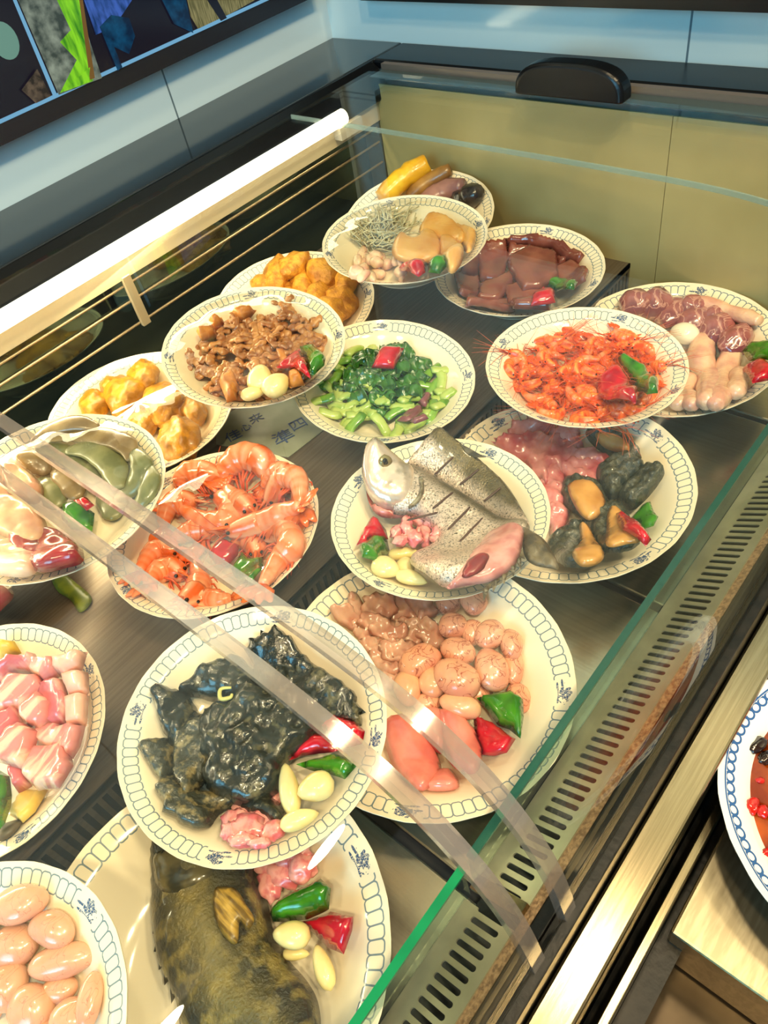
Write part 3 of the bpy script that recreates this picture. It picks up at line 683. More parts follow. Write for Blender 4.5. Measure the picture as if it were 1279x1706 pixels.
# --- P12 tiny shrimps
pl = P['P12']; rnd = random.Random(5); protos = []
for k in range(8):
    L = .022; cur = .4+.12*k
    pts = [V(L*math.cos(a)*1.0, L*.7*math.sin(a), 0) for a in [cur*2.4*(t/4-.5) for t in range(5)]]
    c = sum(pts, V(0, 0, 0))/5; root = bpy.data.objects.new('shrimp', None); COL.objects.link(root)
    assemble(root, prawn_parts([p-c for p in pts], .0054, 'f2520c', 'ff9a44', 9, 40+k))
    protos.append(root)
for i in range(88):
    root = protos[i] if i < 8 else clone(protos[i % 8])
    a = rnd.uniform(0, 2*PI); rr = .073*math.sqrt(rnd.random()); x, y = rr*math.cos(a)+.003, rr*math.sin(a)
    q = pl.local(x, y, .007+(.020*max(0, 1-(rr/.07)**2))*rnd.uniform(.3, 1)); rot = Matrix.Rotation(rnd.uniform(0, 2*PI), 4, 'Z') @ Matrix.Rotation(rnd.uniform(-.5, .5), 4, 'X')
    put(root, pl, q, 'tiny orange shrimp', 'shrimp', rot=rot, group='tiny orange shrimps')
pepper(pl, conv(Z4, [(650, 650), (700, 605), (745, 615), (775, 665), (802, 710), (790, 745), (720, 742), (655, 700)]), 'r', .028, Ht=.012)
pepper(pl, conv(Z4, [(722, 570), (745, 558), (830, 605), (875, 660), (872, 705), (830, 715), (765, 640)]), 'g', .026, Ht=.012)

# --- P10 silver fish
pl = P['P10']
FISH = mat('silver_fish_skin', 'c9c2b0', '4e4838', 520, .30, vcol=True, metal=.55, coat=.25, contrast=(.50, .70), bump=.4, bscale=600)
FIN = mat('fin_membrane', '6b5c44', '3f3526', 90, .35, bump=.3, bscale=200)
def fishcol(axis_a, axis_b, back, scale=.016):
    a = pl.at(*axis_a, .02); b = pl.at(*axis_b, .02); d = (b-a); d.z = 0; L = d.length; d.normalize(); nn = V(-d.y, d.x, 0); bk = pl.at(*back, .02); nn = nn*(1 if (bk-a).dot(nn) > 0 else -1)
    def f(x, y, dd):
        p = V(x, y, 0)-V(a.x, a.y, 0); t = p.dot(nn)/scale+.22; k = min(max(t, 0), 1); k = k*k*(3-2*k)
        w, g = hx('ead2c0'), hx('6b5c3c'); k += .15*nz(V(x, y, 0), 90)
        k = min(max(k, 0), 1); return tuple(w[i]*(1-k)+g[i]*k for i in range(3))
    return f
fr = bpy.data.objects.new('silver_fish', None); COL.objects.link(fr)
tag(fr, 'whole silver fish with scored side lying across its porcelain bowl', 'fish', 'fresh fish halves')
def fishpart(root, name, pts, m, lift, Ht, **k):
    me, q = inflate(pl_cur, pts, lift, Ht, **k); o = link(name, me, None, m); o.matrix_world = pl_cur.M @ Matrix.Translation(q)
    o.parent = root; o.matrix_parent_inverse = root.matrix_world.inverted(); return o
pl_cur = pl
def fishcut(root, pts, lift):
    a, b = pts[0], pts[2]; q = [pl_cur.at(a[0]+(b[0]-a[0])*t, a[1]+(b[1]-a[1])*t, lift+.0015*math.sin(t*PI)) for t in (0, .25, .5, .75, 1)]
    c = q[2].copy(); vs, fs = tube_data([p-c for p in catmull(q, 3)], [.0003]+[.0012]*11+[.0003], 6, .8)
    o = link('score_cut', mesh('score_cut', vs, fs), None, mat('cut_dark', '4a2c22', None, rough=.5)); o.matrix_world = pl_cur.M @ Matrix.Translation(c)
    o.parent = root; o.matrix_parent_inverse = root.matrix_world.inverted()
def rootat(root, u, v, lift):
    q = pl_cur.at(u, v, lift); root.matrix_world = pl_cur.M @ Matrix.Translation(q); bpy.context.view_layer.update()
tailr = bpy.data.objects.new('fish_half', None); COL.objects.link(tailr); rootat(tailr, 760, 790, .01)
tag(tailr, 'tail half of a silver scored fish lying behind the whole headed half', 'fish')
del fr['group']; fr['label'] = 'headed half of a silver scored fish with pink cut belly, in front'
fishpart(tailr, 'body', conv(ZF_, [(300, 220), (350, 150), (400, 103), (440, 125), (520, 190), (600, 262), (650, 330), (692, 412), (660, 430), (600, 410), (530, 360), (430, 300), (350, 250)]), FISH, .020, .012, edge=.020, s=.0028, colfn=fishcol((720, 765), (850, 870), (800, 770)), amp=.001)
fishpart(tailr, 'dorsal_fin', conv(ZF_, [(470, 150), (500, 165), (555, 195), (520, 195), (490, 180)]), FIN, .03, .002, smooth=False)
for pts in ([(388, 250), (395, 246), (450, 192), (444, 190)], [(468, 282), (474, 280), (530, 232), (524, 228)], [(545, 335), (552, 333), (600, 290), (594, 286)]):
    fishcut(tailr, conv(ZF_, pts), .0315)
rootat(fr, 740, 860, .01)
fishpart(fr, 'body', conv(ZF_, [(310, 225), (380, 260), (450, 300), (530, 350), (600, 395), (688, 412), (672, 470), (640, 540), (560, 590), (440, 615), (380, 590), (310, 525), (380, 480), (400, 440), (330, 385), (250, 370), (270, 300)]), FISH, .026, .017, edge=.022, s=.0026, colfn=fishcol((680, 805), (820, 900), (760, 800)), amp=.0012)
fishpart(fr, 'head', conv(ZF_, [(190, 150), (215, 148), (250, 180), (300, 222), (335, 250), (340, 300), (310, 350), (250, 362), (200, 340), (172, 300), (158, 240), (165, 180)]), mat('gill_plate_silver', 'ece4d8', '8f8470', 60, .22, metal=.5, vcol=True, coat=.3, contrast=(.5, .72), bump=.2, bscale=60), .030, .020, edge=.022, s=.0026,
         colfn=lambda x, y, d, f=fishcol((640, 770), (700, 820), (680, 760), .02): f(x, y, d))
fishpart(fr, 'jaw', conv(ZF_, [(172, 300), (200, 345), (260, 368), (320, 355), (300, 385), (220, 385), (185, 350)]), mat('raw_pink', 'd98a80', 'b4564e', 60, .25, coat=.4), .022, .010, edge=.01)
ec = conv(ZF_, [(232, 208)])[0]
fishpart(fr, 'eye', [(ec[0]+12*math.cos(a), ec[1]+11*math.sin(a)) for a in [i*PI/6 for i in range(12)]], mat('eye_ring', '9c8c62', None, rough=.1, metal=.5), .049, .0045, edge=.004, s=.002)
fishpart(fr, 'pupil', [(ec[0]+6*math.cos(a), ec[1]+5.5*math.sin(a)) for a in [i*PI/6 for i in range(12)]], EYE, .0515, .0035, edge=.003, s=.0015)
fishpart(fr, 'gill_slit', conv(ZF_, [(338, 258), (352, 262), (356, 300), (345, 330), (318, 356), (305, 352), (330, 325), (342, 295)]), mat('gill_edge', 'a89c84', '6f604c', 120, .3, metal=.3), .044, .003, edge=.004, s=.0025)
for pts in ([(382, 358), (388, 360), (448, 305), (440, 302)], [(462, 470), (468, 472), (545, 385), (538, 384)], [(430, 425), (436, 425), (505, 350), (499, 349)], [(300, 395), (306, 398), (400, 370), (396, 366)]):
    fishcut(fr, conv(ZF_, pts), .0425)
PINK = mat('cut_belly_pink', 'd99a92', 'b9706c', 50, .25, coat=.5, sss=.2)
fishpart(fr, 'cut_belly', conv(ZF_, [(560, 440), (620, 415), (668, 420), (668, 480), (640, 545), (570, 592), (490, 606), (428, 614), (480, 555), (520, 490)]), PINK, .039, .007, edge=.012, s=.003, amp=.002)
fishpart(fr, 'belly_hollow', conv(ZF_, [(475, 575), (500, 535), (535, 515), (566, 518), (545, 555), (500, 580)]), mat('belly_dark', '8c2a30', '5c1418', 60, .3), .0455, .003, edge=.008, s=.003)
fishpart(fr, 'tail_fin', conv(ZF_, [(668, 420), (700, 430), (745, 465), (785, 545), (755, 548), (700, 535), (672, 500)]), FIN, .036, .004, edge=.01, s=.003, amp=.003, freq=150, flat=True)
fishpart(fr, 'spiny_fin', conv(ZF_, [(668, 485), (678, 520), (665, 515), (664, 552), (650, 530), (640, 575), (628, 548), (610, 600), (600, 575), (575, 625), (572, 595), (545, 652), (540, 612), (590, 575), (640, 530)]), FIN, .040, .003, edge=.006, s=.003, smooth=False, flat=True)
MINCE = mat('minced_pink_meat', 'f0a49c', 'd66a70', 90, .25, coat=.4, sss=.25, contrast=(.42, .58))
k = 0
for (u, v, w) in ((270, 430, 26), (300, 410, 30), (340, 395, 32), (385, 400, 28), (400, 430, 26), (360, 440, 34), (320, 450, 34), (280, 460, 24), (350, 415, 24), (310, 430, 20), (395, 455, 20)):
    k += 1; a = conv(ZF_, [(u, v)])[0]; ball(pl, 'meat_shred', 'pink meat shred', 'meat', a[0], a[1], w/1.9, w*.6/1.9, k*47, MINCE, lift=.016+.004*(k % 3), amp=.5, freq=2.2, group='pink meat shreds in the silver fish bowl')
pepper(pl, conv(ZF_, [(140, 478), (165, 420), (185, 388), (208, 388), (235, 425), (242, 455), (185, 452)]), 'r', .016, Ht=.010)
pepper(pl, conv(ZF_, [(150, 485), (190, 450), (238, 455), (246, 490), (215, 532), (160, 515)]), 'g', .014, Ht=.012)
for a in ((290, 502, 50, 24, 5), (235, 548, 46, 36, -20), (315, 580, 52, 26, -15), (295, 545, 30, 26, 80)):
    u, v = conv(ZF_, [a[:2]])[0]; garlic(pl, u, v, a[2]*2/1.9, a[3]*2/1.9, a[4], .012)

# --- P11 abalones and meat
pl = P['P11']
AB = mat('abalone_flesh', 'd8a056', 'b87c38', 30, .2, coat=.5, sss=.2); ABF = mat('abalone_frill', '4a4a38', '1f2a26', 160, .3, bump=.6, bscale=320, coat=.4); ABD = mat('abalone_side', '6a5e3a', '23302e', 110, .25, bump=.8, bscale=200, coat=.4)
PKM = mat('pink_sinew_meat', 'e79a98', 'c4525c', 35, .22, coat=.5, sss=.3, contrast=(.42, .62), bump=.2)
pl_cur = pl
def abalone(frill, flesh, lift, label, Ht=.014):
    r = bpy.data.objects.new('abalone', None); COL.objects.link(r); u = sum(p[0] for p in frill)/len(frill); v = sum(p[1] for p in frill)/len(frill)
    c = conv(ZF_, [(u, v)])[0]; rootat(r, c[0], c[1], lift); tag(r, label, 'abalone', 'abalones')
    fishpart(r, 'frilled_side', conv(ZF_, frill), ABF, lift, Ht, edge=.012, s=.0026, rag=.08, amp=.006, freq=160)
    if flesh: fishpart(r, 'foot', conv(ZF_, flesh), AB, lift+Ht*1.12, .006, edge=.012, s=.0032, amp=.001)
abalone([(870, 110), (930, 100), (1000, 130), (1042, 175), (1035, 205), (970, 200), (900, 165)], [(900, 120), (960, 118), (1005, 150), (1000, 180), (930, 165)], .010, 'abalone at the top of its plate just below the tiny shrimp bowl')
abalone([(905, 235), (960, 200), (1010, 195), (1055, 230), (1020, 275), (960, 330), (930, 315), (905, 275)], None, .022, 'dark ridged abalone lying on its side above the orange ones', .018)
abalone([(965, 325), (1010, 275), (1060, 230), (1118, 232), (1105, 275), (1060, 330), (1010, 365)], None, .018, 'dark ridged abalone on its side, the rightmost one', .018)
abalone([(790, 310), (800, 270), (850, 262), (910, 280), (938, 330), (935, 375), (880, 400), (835, 375), (800, 345)], [(812, 285), (860, 265), (905, 282), (932, 330), (925, 370), (880, 395), (840, 360)], .018, 'abalone with smooth orange foot, the upper one of the front three')
abalone([(745, 465), (800, 420), (860, 402), (925, 480), (925, 520), (880, 550), (800, 545), (760, 510)], [(850, 405), (885, 420), (925, 500), (915, 535), (850, 545), (825, 510), (850, 460)], .014, 'abalone at lower left of its plate with shiny frilled edge')
abalone([(885, 400), (910, 360), (960, 338), (1000, 365), (1040, 440), (1040, 475), (990, 500), (925, 505), (890, 460)], [(940, 365), (965, 350), (1000, 385), (1045, 460), (1000, 480), (935, 488), (935, 430)], .022, 'abalone under the red pepper strip, lowest at right')
for pts, lf in (([(640, 100), (700, 85), (760, 90), (740, 130), (660, 140)], .01), ([(620, 150), (690, 130), (780, 140), (830, 150), (825, 190), (770, 225), (730, 250), (690, 215), (640, 185)], .02), ([(770, 110), (830, 100), (850, 140), (840, 175), (790, 165)], .018), ([(700, 240), (760, 215), (800, 240), (780, 290), (740, 300)], .014),
                ([(780, 230), (850, 205), (920, 230), (890, 280), (820, 270)], .016), ([(800, 190), (880, 175), (945, 200), (930, 225), (860, 220)], .018), ([(730, 300), (790, 280), (800, 340), (770, 390), (740, 350)], .012), ([(750, 370), (800, 350), (805, 400), (780, 440), (755, 420)], .010)):
    piece(pl, 'meat_chunk', 'raw pink meat chunk', 'meat', conv(ZF_, pts), PKM, lf, .011, group='raw pink meat chunks on the abalone plate', edge=.012, grow=1.25, rag=.4, amp=.006, freq=110, s=.003, seed=len(REG))
pepper(pl, conv(ZF_, [(1010, 390), (1050, 345), (1075, 335), (1085, 365), (1100, 385), (1085, 415), (1050, 425)]), 'g', .014)
pepper(pl, conv(ZF_, [(965, 375), (990, 370), (1040, 415), (1078, 460), (1060, 482), (1020, 455), (985, 440)]), 'r', .047)

# --- P14 veined balls, squid, pink liver
pl = P['P14']
VE = mat('veined_testicle', 'e8aa88', 'd98f74', 40, .25, sss=.3, coat=.4, vein=('8e3a30', 75, .022), bump=.12, bscale=90)
SM = mat('smooth_testicle', 'eab48c', 'dc9a78', 30, .25, sss=.3, coat=.4)
for u, v, w, h, an, mm, lf in ((740, 160, 55, 50, 10, VE, .004), (630, 165, 55, 45, 0, VE, .0), (650, 262, 62, 52, -15, VE, .012), (735, 290, 50, 55, 0, VE, .010), (805, 300, 62, 60, -30, VE, .014), (900, 340, 50, 62, 0, VE, .008), (905, 430, 46, 85, 0, VE, .006), (510, 412, 92, 66, 25, VE, .012),
                               (672, 372, 76, 54, -20, VE, .016), (668, 488, 104, 74, -28, VE, .020), (815, 450, 72, 88, 5, VE, .016), (565, 505, 60, 60, 0, SM, .014), (455, 525, 58, 76, 10, SM, .010), (680, 602, 92, 50, -20, SM, .018), (540, 592, 64, 44, 0, VE, .008), (930, 570, 50, 66, 10, VE, .002), (760, 550, 50, 45, 0, VE, .006)):
    a = conv(ZB_, [(u, v)])[0]; ball(pl, 'testicle', ('veined' if mm is VE else 'smooth')+' pink testicle', 'testicle', a[0], a[1], w/2.558, h/2.558, an, mm, lift=lf, amp=.12, freq=1.1, group=('veined' if mm is VE else 'smooth')+' pink testicles on the lower plate')
SQ = mat('squid_flesh', 'e0b49c', 'c9917c', 40, .2, sss=.4, coat=.5, alpha=.93); rnd = random.Random(3)
for pts in ([(150, 190), (210, 185), (260, 240), (230, 270), (170, 240)], [(210, 150), (240, 140), (275, 210), (265, 260), (225, 230)], [(280, 150), (340, 130), (400, 160), (380, 220), (300, 230)], [(390, 150), (460, 150), (510, 190), (470, 260), (400, 240)], [(300, 220), (380, 240), (440, 270), (420, 310), (330, 300), (280, 260)],
            [(430, 240), (500, 250), (540, 310), (470, 330), (420, 300)], [(230, 250), (290, 250), (330, 310), (280, 340), (240, 300)], [(280, 320), (360, 310), (420, 350), (380, 390), (310, 380)], [(510, 220), (560, 240), (600, 310), (550, 340), (500, 290)], [(360, 340), (440, 330), (480, 360), (430, 410), (370, 400)], [(310, 380), (380, 390), (420, 440), (360, 470), (320, 430)], [(340, 440), (400, 440), (415, 500), (370, 520)], [(470, 150), (540, 150), (580, 200), (520, 220)]):
    piece(pl, 'squid_piece', 'translucent beige squid piece', 'squid', conv(ZB_, pts), SQ, .008+rnd.random()*.010, .0035, group='squid pieces on the lower plate', grow=1.3, rag=.28, edge=.005, s=.0028, amp=.009, freq=150, seed=rnd.randint(0, 99))
LV = mat('pink_liver', 'e58e7c', 'cf6a60', 25, .18, sss=.3, coat=.6, bump=.1)
for pts, lf in (([(360, 690), (430, 650), (500, 690), (570, 790), (590, 880), (520, 955), (440, 900), (385, 820)], .008), ([(540, 958), (560, 900), (620, 870), (660, 900), (665, 955)], .005), ([(480, 640), (560, 615), (610, 640), (620, 730), (600, 800), (540, 760), (500, 700)], .014), ([(590, 640), (650, 635), (720, 680), (765, 770), (765, 840), (740, 885), (690, 880), (640, 840), (610, 760)], .018)):
    piece(pl, 'liver_lobe', 'smooth pink liver lobe', 'liver', conv(ZB_, pts), LV, lf, .013, grow=1.08, group='pink liver lobes on the lower plate', edge=.016, amp=.0015)
pepper(pl, conv(ZB_, [(752, 570), (790, 558), (850, 545), (905, 540), (950, 575), (952, 650), (938, 745), (890, 705), (845, 690), (800, 625)]), 'g', .020, Ht=.012)
pepper(pl, conv(ZB_, [(735, 638), (770, 655), (830, 680), (880, 720), (918, 745), (880, 805), (830, 818), (775, 812), (748, 740)]), 'r', .018, Ht=.010)

# --- P15 turtle
pl = P['P15']
TU = mat('black_turtle_skin', '20241e', '6e6648', 110, .2, coat=.5, bump=.4, bscale=200, contrast=(.54, .74)); TU2 = mat('mottled_turtle_skin', '34352a', '8a7a52', 150, .25, coat=.5, bump=.5, bscale=260, contrast=(.5, .68))
for pts, lf, mm, h in (([(620, 230), (680, 190), (740, 165), (800, 220), (860, 300), (980, 370), (1050, 470), (1052, 540), (960, 560), (860, 560), (760, 500), (660, 400)], .010, TU, .014), ([(320, 425), (370, 350), (440, 305), (540, 285), (610, 340), (620, 420), (560, 470), (480, 460), (400, 435)], .012, TU, .016),
                   ([(195, 415), (240, 398), (310, 430), (375, 500), (380, 580), (345, 660), (300, 690), (255, 600), (215, 500)], .012, TU, .014), ([(140, 650), (185, 630), (250, 625), (300, 680), (290, 760), (235, 785), (175, 710)], .010, TU2, .012), ([(300, 600), (380, 540), (450, 560), (440, 680), (400, 800), (330, 850), (290, 760)], .020, TU2, .012),
                   ([(430, 540), (520, 480), (620, 420), (740, 470), (840, 560), (850, 640), (760, 720), (720, 830), (600, 870), (480, 840), (430, 720)], .020, TU, .018), ([(225, 810), (280, 780), (350, 790), (420, 840), (520, 850), (560, 880), (470, 930), (420, 985), (330, 970), (250, 900)], .010, TU2, .014), ([(480, 780), (560, 760), (640, 790), (700, 860), (740, 930), (690, 960), (560, 900)], .014, TU, .012)):
    piece(pl, 'turtle_piece', 'wet black turtle piece', 'turtle meat', conv(ZT, pts), mm, lf, h, group='black turtle pieces', grow=1.13, rag=.14, edge=.014, s=.0026, amp=.006, freq=90, seed=len(REG))
rod(pl, 'turtle_claw', 'pale hooked rim of turtle flesh', 'turtle meat', conv(ZT, [(525, 398), (480, 405), (480, 445), (520, 440), (528, 425)]), .0016, mat('pale_claw', 'c8c070', None, rough=.3), lift=.036, taper=(.6, 1, 1, .6))
for (u, v, w, h, an) in ((560, 780, 40, 26, 20), (625, 830, 50, 70, 20), (600, 900, 60, 55, 0), (540, 960, 60, 45, 20), (600, 1000, 80, 60, -10), (570, 1050, 60, 35, 0), (660, 960, 60, 60, 40), (700, 1010, 50, 40, 20), (700, 870, 40, 60, -20), (640, 1060, 50, 25, 0), (520, 1010, 40, 40, 0)):
    a = conv(ZT, [(u, v)])[0]; ball(pl, 'meat_shred', 'pink meat shred', 'meat', a[0], a[1], w/2.558, h/2.558, an, MINCE, lift=.010, amp=.5, freq=2.2, hz=.6, group='pink meat shreds in the black turtle bowl')
for a in ((772, 830, 112, 44, 100, .026), (885, 825, 84, 66, 200, .024), (815, 962, 88, 44, 20, .016)):
    u, v = conv(ZT, [a[:2]])[0]; garlic(pl, u, v, a[2]*2/2.558, a[3]*2/2.558, a[4], a[5])
pepper(pl, conv(ZT, [(772, 708), (820, 640), (880, 590), (930, 600), (980, 670), (900, 680), (830, 690)]), 'r', .024, Ht=.008)
pepper(pl, conv(ZT, [(900, 560), (960, 508), (1050, 545), (1095, 585), (1085, 640), (1020, 660), (960, 630)]), 'r', .020, Ht=.008)
pepper(pl, conv(ZT, [(800, 725), (880, 700), (960, 678), (1020, 700), (1060, 735), (1010, 792), (940, 768), (860, 750)]), 'g', .020, Ht=.009)

# --- P16 pork belly
pl = P['P16']
PB = mat('pork_belly', 'edbfa6', 'd4837c', 16, .25, sss=.3, coat=.4, contrast=(.46, .54), stretch=(1, 5, 1)); PB2 = mat('pork_belly_lean', 'c9686c', 'e0a294', 22, .25, sss=.3, coat=.4, contrast=(.5, .6), stretch=(4, 1, 1)); SKN = mat('pork_skin', 'edb9a2', 'e2a890', 20, .3, sss=.3, coat=.3)
for pts, mm, lf in (([(100, 730), (200, 735), (150, 830), (100, 875), (40, 840)], None, .004), ([(0, 50+60), (60, 120), (90, 170), (20, 200), (0, 190)], None, .01),
                    ([(20, 215), (60, 185), (140, 178), (160, 215), (130, 260), (60, 260), (0, 300), (0, 240)], PB2, .020), ([(235, 190), (300, 180), (362, 170), (340, 240), (290, 272), (245, 265)], SKN, .018), ([(150, 190), (235, 190), (245, 265), (200, 300), (140, 260)], PB, .020), ([(272, 270), (365, 258), (370, 345), (300, 355)], SKN, .016), ([(285, 358), (366, 353), (362, 470), (300, 485)], SKN, .014),
                    ([(60, 270), (160, 262), (190, 320), (110, 400), (0, 420), (0, 350)], PB, .024), ([(180, 300), (260, 290), (290, 380), (270, 460), (210, 475), (180, 400)], PB2, .018), ([(90, 420), (180, 340), (220, 380), (215, 450), (170, 490), (110, 460)], PB, .026), ([(0, 430), (90, 400), (100, 460), (60, 500), (0, 560)], PB2, .022), ([(60, 490), (110, 470), (158, 500), (140, 570), (100, 645), (0, 615), (0, 570)], PB, .028), ([(165, 490), (240, 472), (350, 480), (330, 560), (305, 605), (200, 565), (165, 550)], PB, .016), ([(130, 575), (220, 560), (290, 558), (302, 640), (250, 725), (170, 735), (118, 690)], PB, .018), ([(40, 650), (120, 640), (130, 720), (80, 745)], PB2, .014)):
    if mm is None: piece(pl, 'ginger_slab', 'yellow ginger slab', 'ginger', conv(ZP, pts), mat('yellow_ginger', 'e6c45e', 'd6ad40', 30, .35), lf, .01, smooth=False, edge=.004, group='yellow ginger slabs')
    else: piece(pl, 'pork_belly_chunk', 'pink pork belly chunk', 'pork', conv(ZP, pts), mm, lf, .014, smooth=False, grow=1.1, edge=.004, amp=.0015, group='pork belly chunks')
pepper(pl, conv(ZP, [(-60, 680), (0, 655), (40, 680), (50, 760), (30, 880), (-10, 920), (-60, 860)]), 'g', .020, Ht=.012)
piece(pl, 'mushroom_slice', 'dark mushroom slice', 'mushroom', conv(ZP, [(30, 870), (100, 860), (60, 920), (0, 950), (-10, 900)]), mat('dark_mushroom', '5a4a30', None, rough=.4), .004, .006, label='dark mushroom slice at the bottom of the pork belly bowl')

# --- P17 smooth balls
pl = P['P17']
TS = mat('smooth_pink_organ', 'e2ac8c', 'd89a80', 26, .22, sss=.3, coat=.45, vein=('b87460', 55, .006))
for u, v, w, h, an in ((75, 1212, 125, 72, 12), (215, 1310, 92, 80, -20), (55, 1382, 100, 84, 0), (255, 1445, 142, 68, 12), (30, 1550, 82, 98, 0), (243, 1565, 80, 56, 10), (370, 1610, 48, 112, 6), (130, 1640, 88, 108, -20), (300, 1680, 96, 80, 10), (-110, 1310, 100, 80, 0), (-100, 1470, 100, 80, 20), (-80, 1640, 100, 80, 0), (200, 1760, 90, 70, 0)):
    a = conv(ZP, [(u, v)])[0]; ball(pl, 'testicle', 'smooth pink testicle', 'testicle', a[0], a[1], w/2.4875, h/2.4875, an, TS, lift=.006, amp=.12, freq=1.0, group='smooth pink testicles in the lower left bowl')

# --- P18 grouper
pl = P['P18']; pl_cur = pl
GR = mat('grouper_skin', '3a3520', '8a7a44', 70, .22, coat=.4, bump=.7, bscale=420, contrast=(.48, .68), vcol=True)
gr = bpy.data.objects.new('grouper_fish', None); COL.objects.link(gr); rootat(gr, 380, 1580, .01)
tag(gr, 'dark mottled grouper with yellow side fin on the nearest plate', 'fish')
a0 = pl.at(300, 1480, .03); b0 = pl.at(330, 1700, .03)
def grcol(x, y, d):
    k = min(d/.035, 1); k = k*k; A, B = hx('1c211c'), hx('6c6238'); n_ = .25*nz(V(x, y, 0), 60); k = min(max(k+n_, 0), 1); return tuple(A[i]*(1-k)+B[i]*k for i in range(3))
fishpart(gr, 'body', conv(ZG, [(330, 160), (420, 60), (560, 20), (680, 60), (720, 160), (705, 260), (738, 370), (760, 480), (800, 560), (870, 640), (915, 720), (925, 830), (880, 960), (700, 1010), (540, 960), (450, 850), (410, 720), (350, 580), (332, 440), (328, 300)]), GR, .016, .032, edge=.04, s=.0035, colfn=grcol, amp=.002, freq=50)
fishpart(gr, 'gill_cover', conv(ZG, [(335, 200), (420, 180), (520, 200), (560, 250), (540, 300), (480, 340), (400, 350), (340, 300)]), mat('gill_dark', '2e2e22', '6a6040', 60, .2, coat=.5), .043, .006, edge=.014, amp=.002)
FY = mat('yellow_fin_rays', 'c09a44', '6a5020', 30, .3, stretch=(9, 1.2, 1), alpha=1)
fishpart(gr, 'pectoral_fin', conv(ZG, [(548, 325), (585, 315), (625, 322), (660, 375), (690, 430), (665, 470), (638, 440), (632, 510), (605, 515), (570, 470), (548, 410)]), FY, .053, .003, edge=.006, s=.003, amp=.002, freq=200)
fishpart(gr, 'spiny_fin', conv(ZG, [(336, 440), (328, 480), (345, 490), (332, 545), (352, 545), (350, 610), (368, 600), (370, 665), (388, 645), (395, 730), (412, 700), (425, 800), (470, 900), (440, 760), (400, 640), (362, 540)]), mat('dark_fin', '3c3626', '221e16', 60, .4), .022, .003, edge=.005, s=.003, smooth=False, flat=True)
for (u, v, w, h, an) in ((745, 230, 50, 40, 20), (810, 200, 60, 45, 0), (860, 240, 55, 50, 30), (800, 270, 70, 50, -10), (750, 300, 45, 60, 20), (850, 190, 40, 30, 0)):
    a = conv(ZG, [(u, v)])[0]; ball(pl, 'meat_shred', 'pink meat shred', 'meat', a[0], a[1], w/2.13, h/2.13, an, MINCE, lift=.016, amp=.45, freq=2, hz=.6, group='pink meat shreds on the grouper plate')
pepper(pl, conv(ZG, [(745, 410), (775, 365), (840, 325), (925, 285), (962, 320), (955, 395), (880, 430), (800, 440), (755, 438)]), 'g', .026, Ht=.014)
pepper(pl, conv(ZG, [(850, 440), (900, 425), (960, 402), (1042, 420), (1038, 470), (1008, 555), (950, 530), (900, 480)]), 'r', .018, Ht=.010)
for a in ((822, 487, 136, 92, 175, .030), (838, 553, 96, 46, 0, .018), (935, 600, 170, 76, 108, .018)):
    u, v = conv(ZG, [a[:2]])[0]; garlic(pl, u, v, a[2]/2.13, a[3]/2.13, a[4], a[5])

# --- P1 rolls
pl = P['P1']
YR_ = mat('tofu_skin_yellow', 'f0c030', 'd89a18', 30, .3, coat=.3, bump=.3); BR = mat('brown_roll', 'a67838', '7e5628', 30, .35, coat=.2); PU = mat('purple_sausage', 'a0746c', '7c5454', 25, .25, coat=.4); BK = mat('black_cucumber', '201c1e', '3c3230', 40, .25, coat=.4)
rod(pl, 'tofu_skin_roll', 'yellow tofu skin roll', 'tofu roll', [(636, 330), (668, 300), (712, 272)], .017, YR_, lift=.022, taper=(.7, 1, 1, .8), amp=.15)
rod(pl, 'brown_roll', 'tan brown roll', 'tofu roll', [(680, 330), (710, 305), (750, 282)], .013, BR, lift=.020, taper=(.6, 1, .9, .7), amp=.1)
rod(pl, 'sausage', 'purple pink sausage', 'sausage', [(700, 345), (735, 322), (772, 310)], .017, PU, lift=.020, taper=(.7, 1, 1, .7), amp=.08)
rod(pl, 'sea_cucumber', 'black sea cucumber', 'sea cucumber', [(752, 340), (778, 330), (800, 318)], .017, BK, lift=.016, taper=(.6, 1, 1, .5), amp=.25)

# --- P2 noodles bowl
pl = P['P2']; rnd = random.Random(8)
nd = MB(); c0 = pl.at(625, 388, .01)
for i in range(220):
    a = rnd.uniform(0, 2*PI); r = .036*math.sqrt(rnd.random()); x, y = c0.x+r*math.cos(a), c0.y+r*math.sin(a)*.9; d = rnd.gauss(.5, .8); h0 = rnd.uniform(.004, .018); pts = []
    for j in range(6):
        pts.append(pl.local(x, y, h0+.002*math.sin(j*1.5+i))-c0); x += .008*math.cos(d); y += .008*math.sin(d); d += rnd.uniform(-.5, .5)
        if math.hypot(x, y) > .08: break
    if len(pts) > 2: nd.tube(catmull(pts, 3), .0009, 4)
o = link('glass_noodles', mesh('glass_noodles', nd.v, nd.f), None, mat('glass_noodle', 'd4cba8', 'b0a888', 100, .25, coat=.3)); put(o, pl, c0, '', 'noodles', label='tangle of grey translucent glass noodles in the top stacked bowl'); o['kind'] = 'stuff'
CH = mat('chicken_slice', 'e6b26a', 'd89a50', 25, .25, coat=.4, sss=.2)
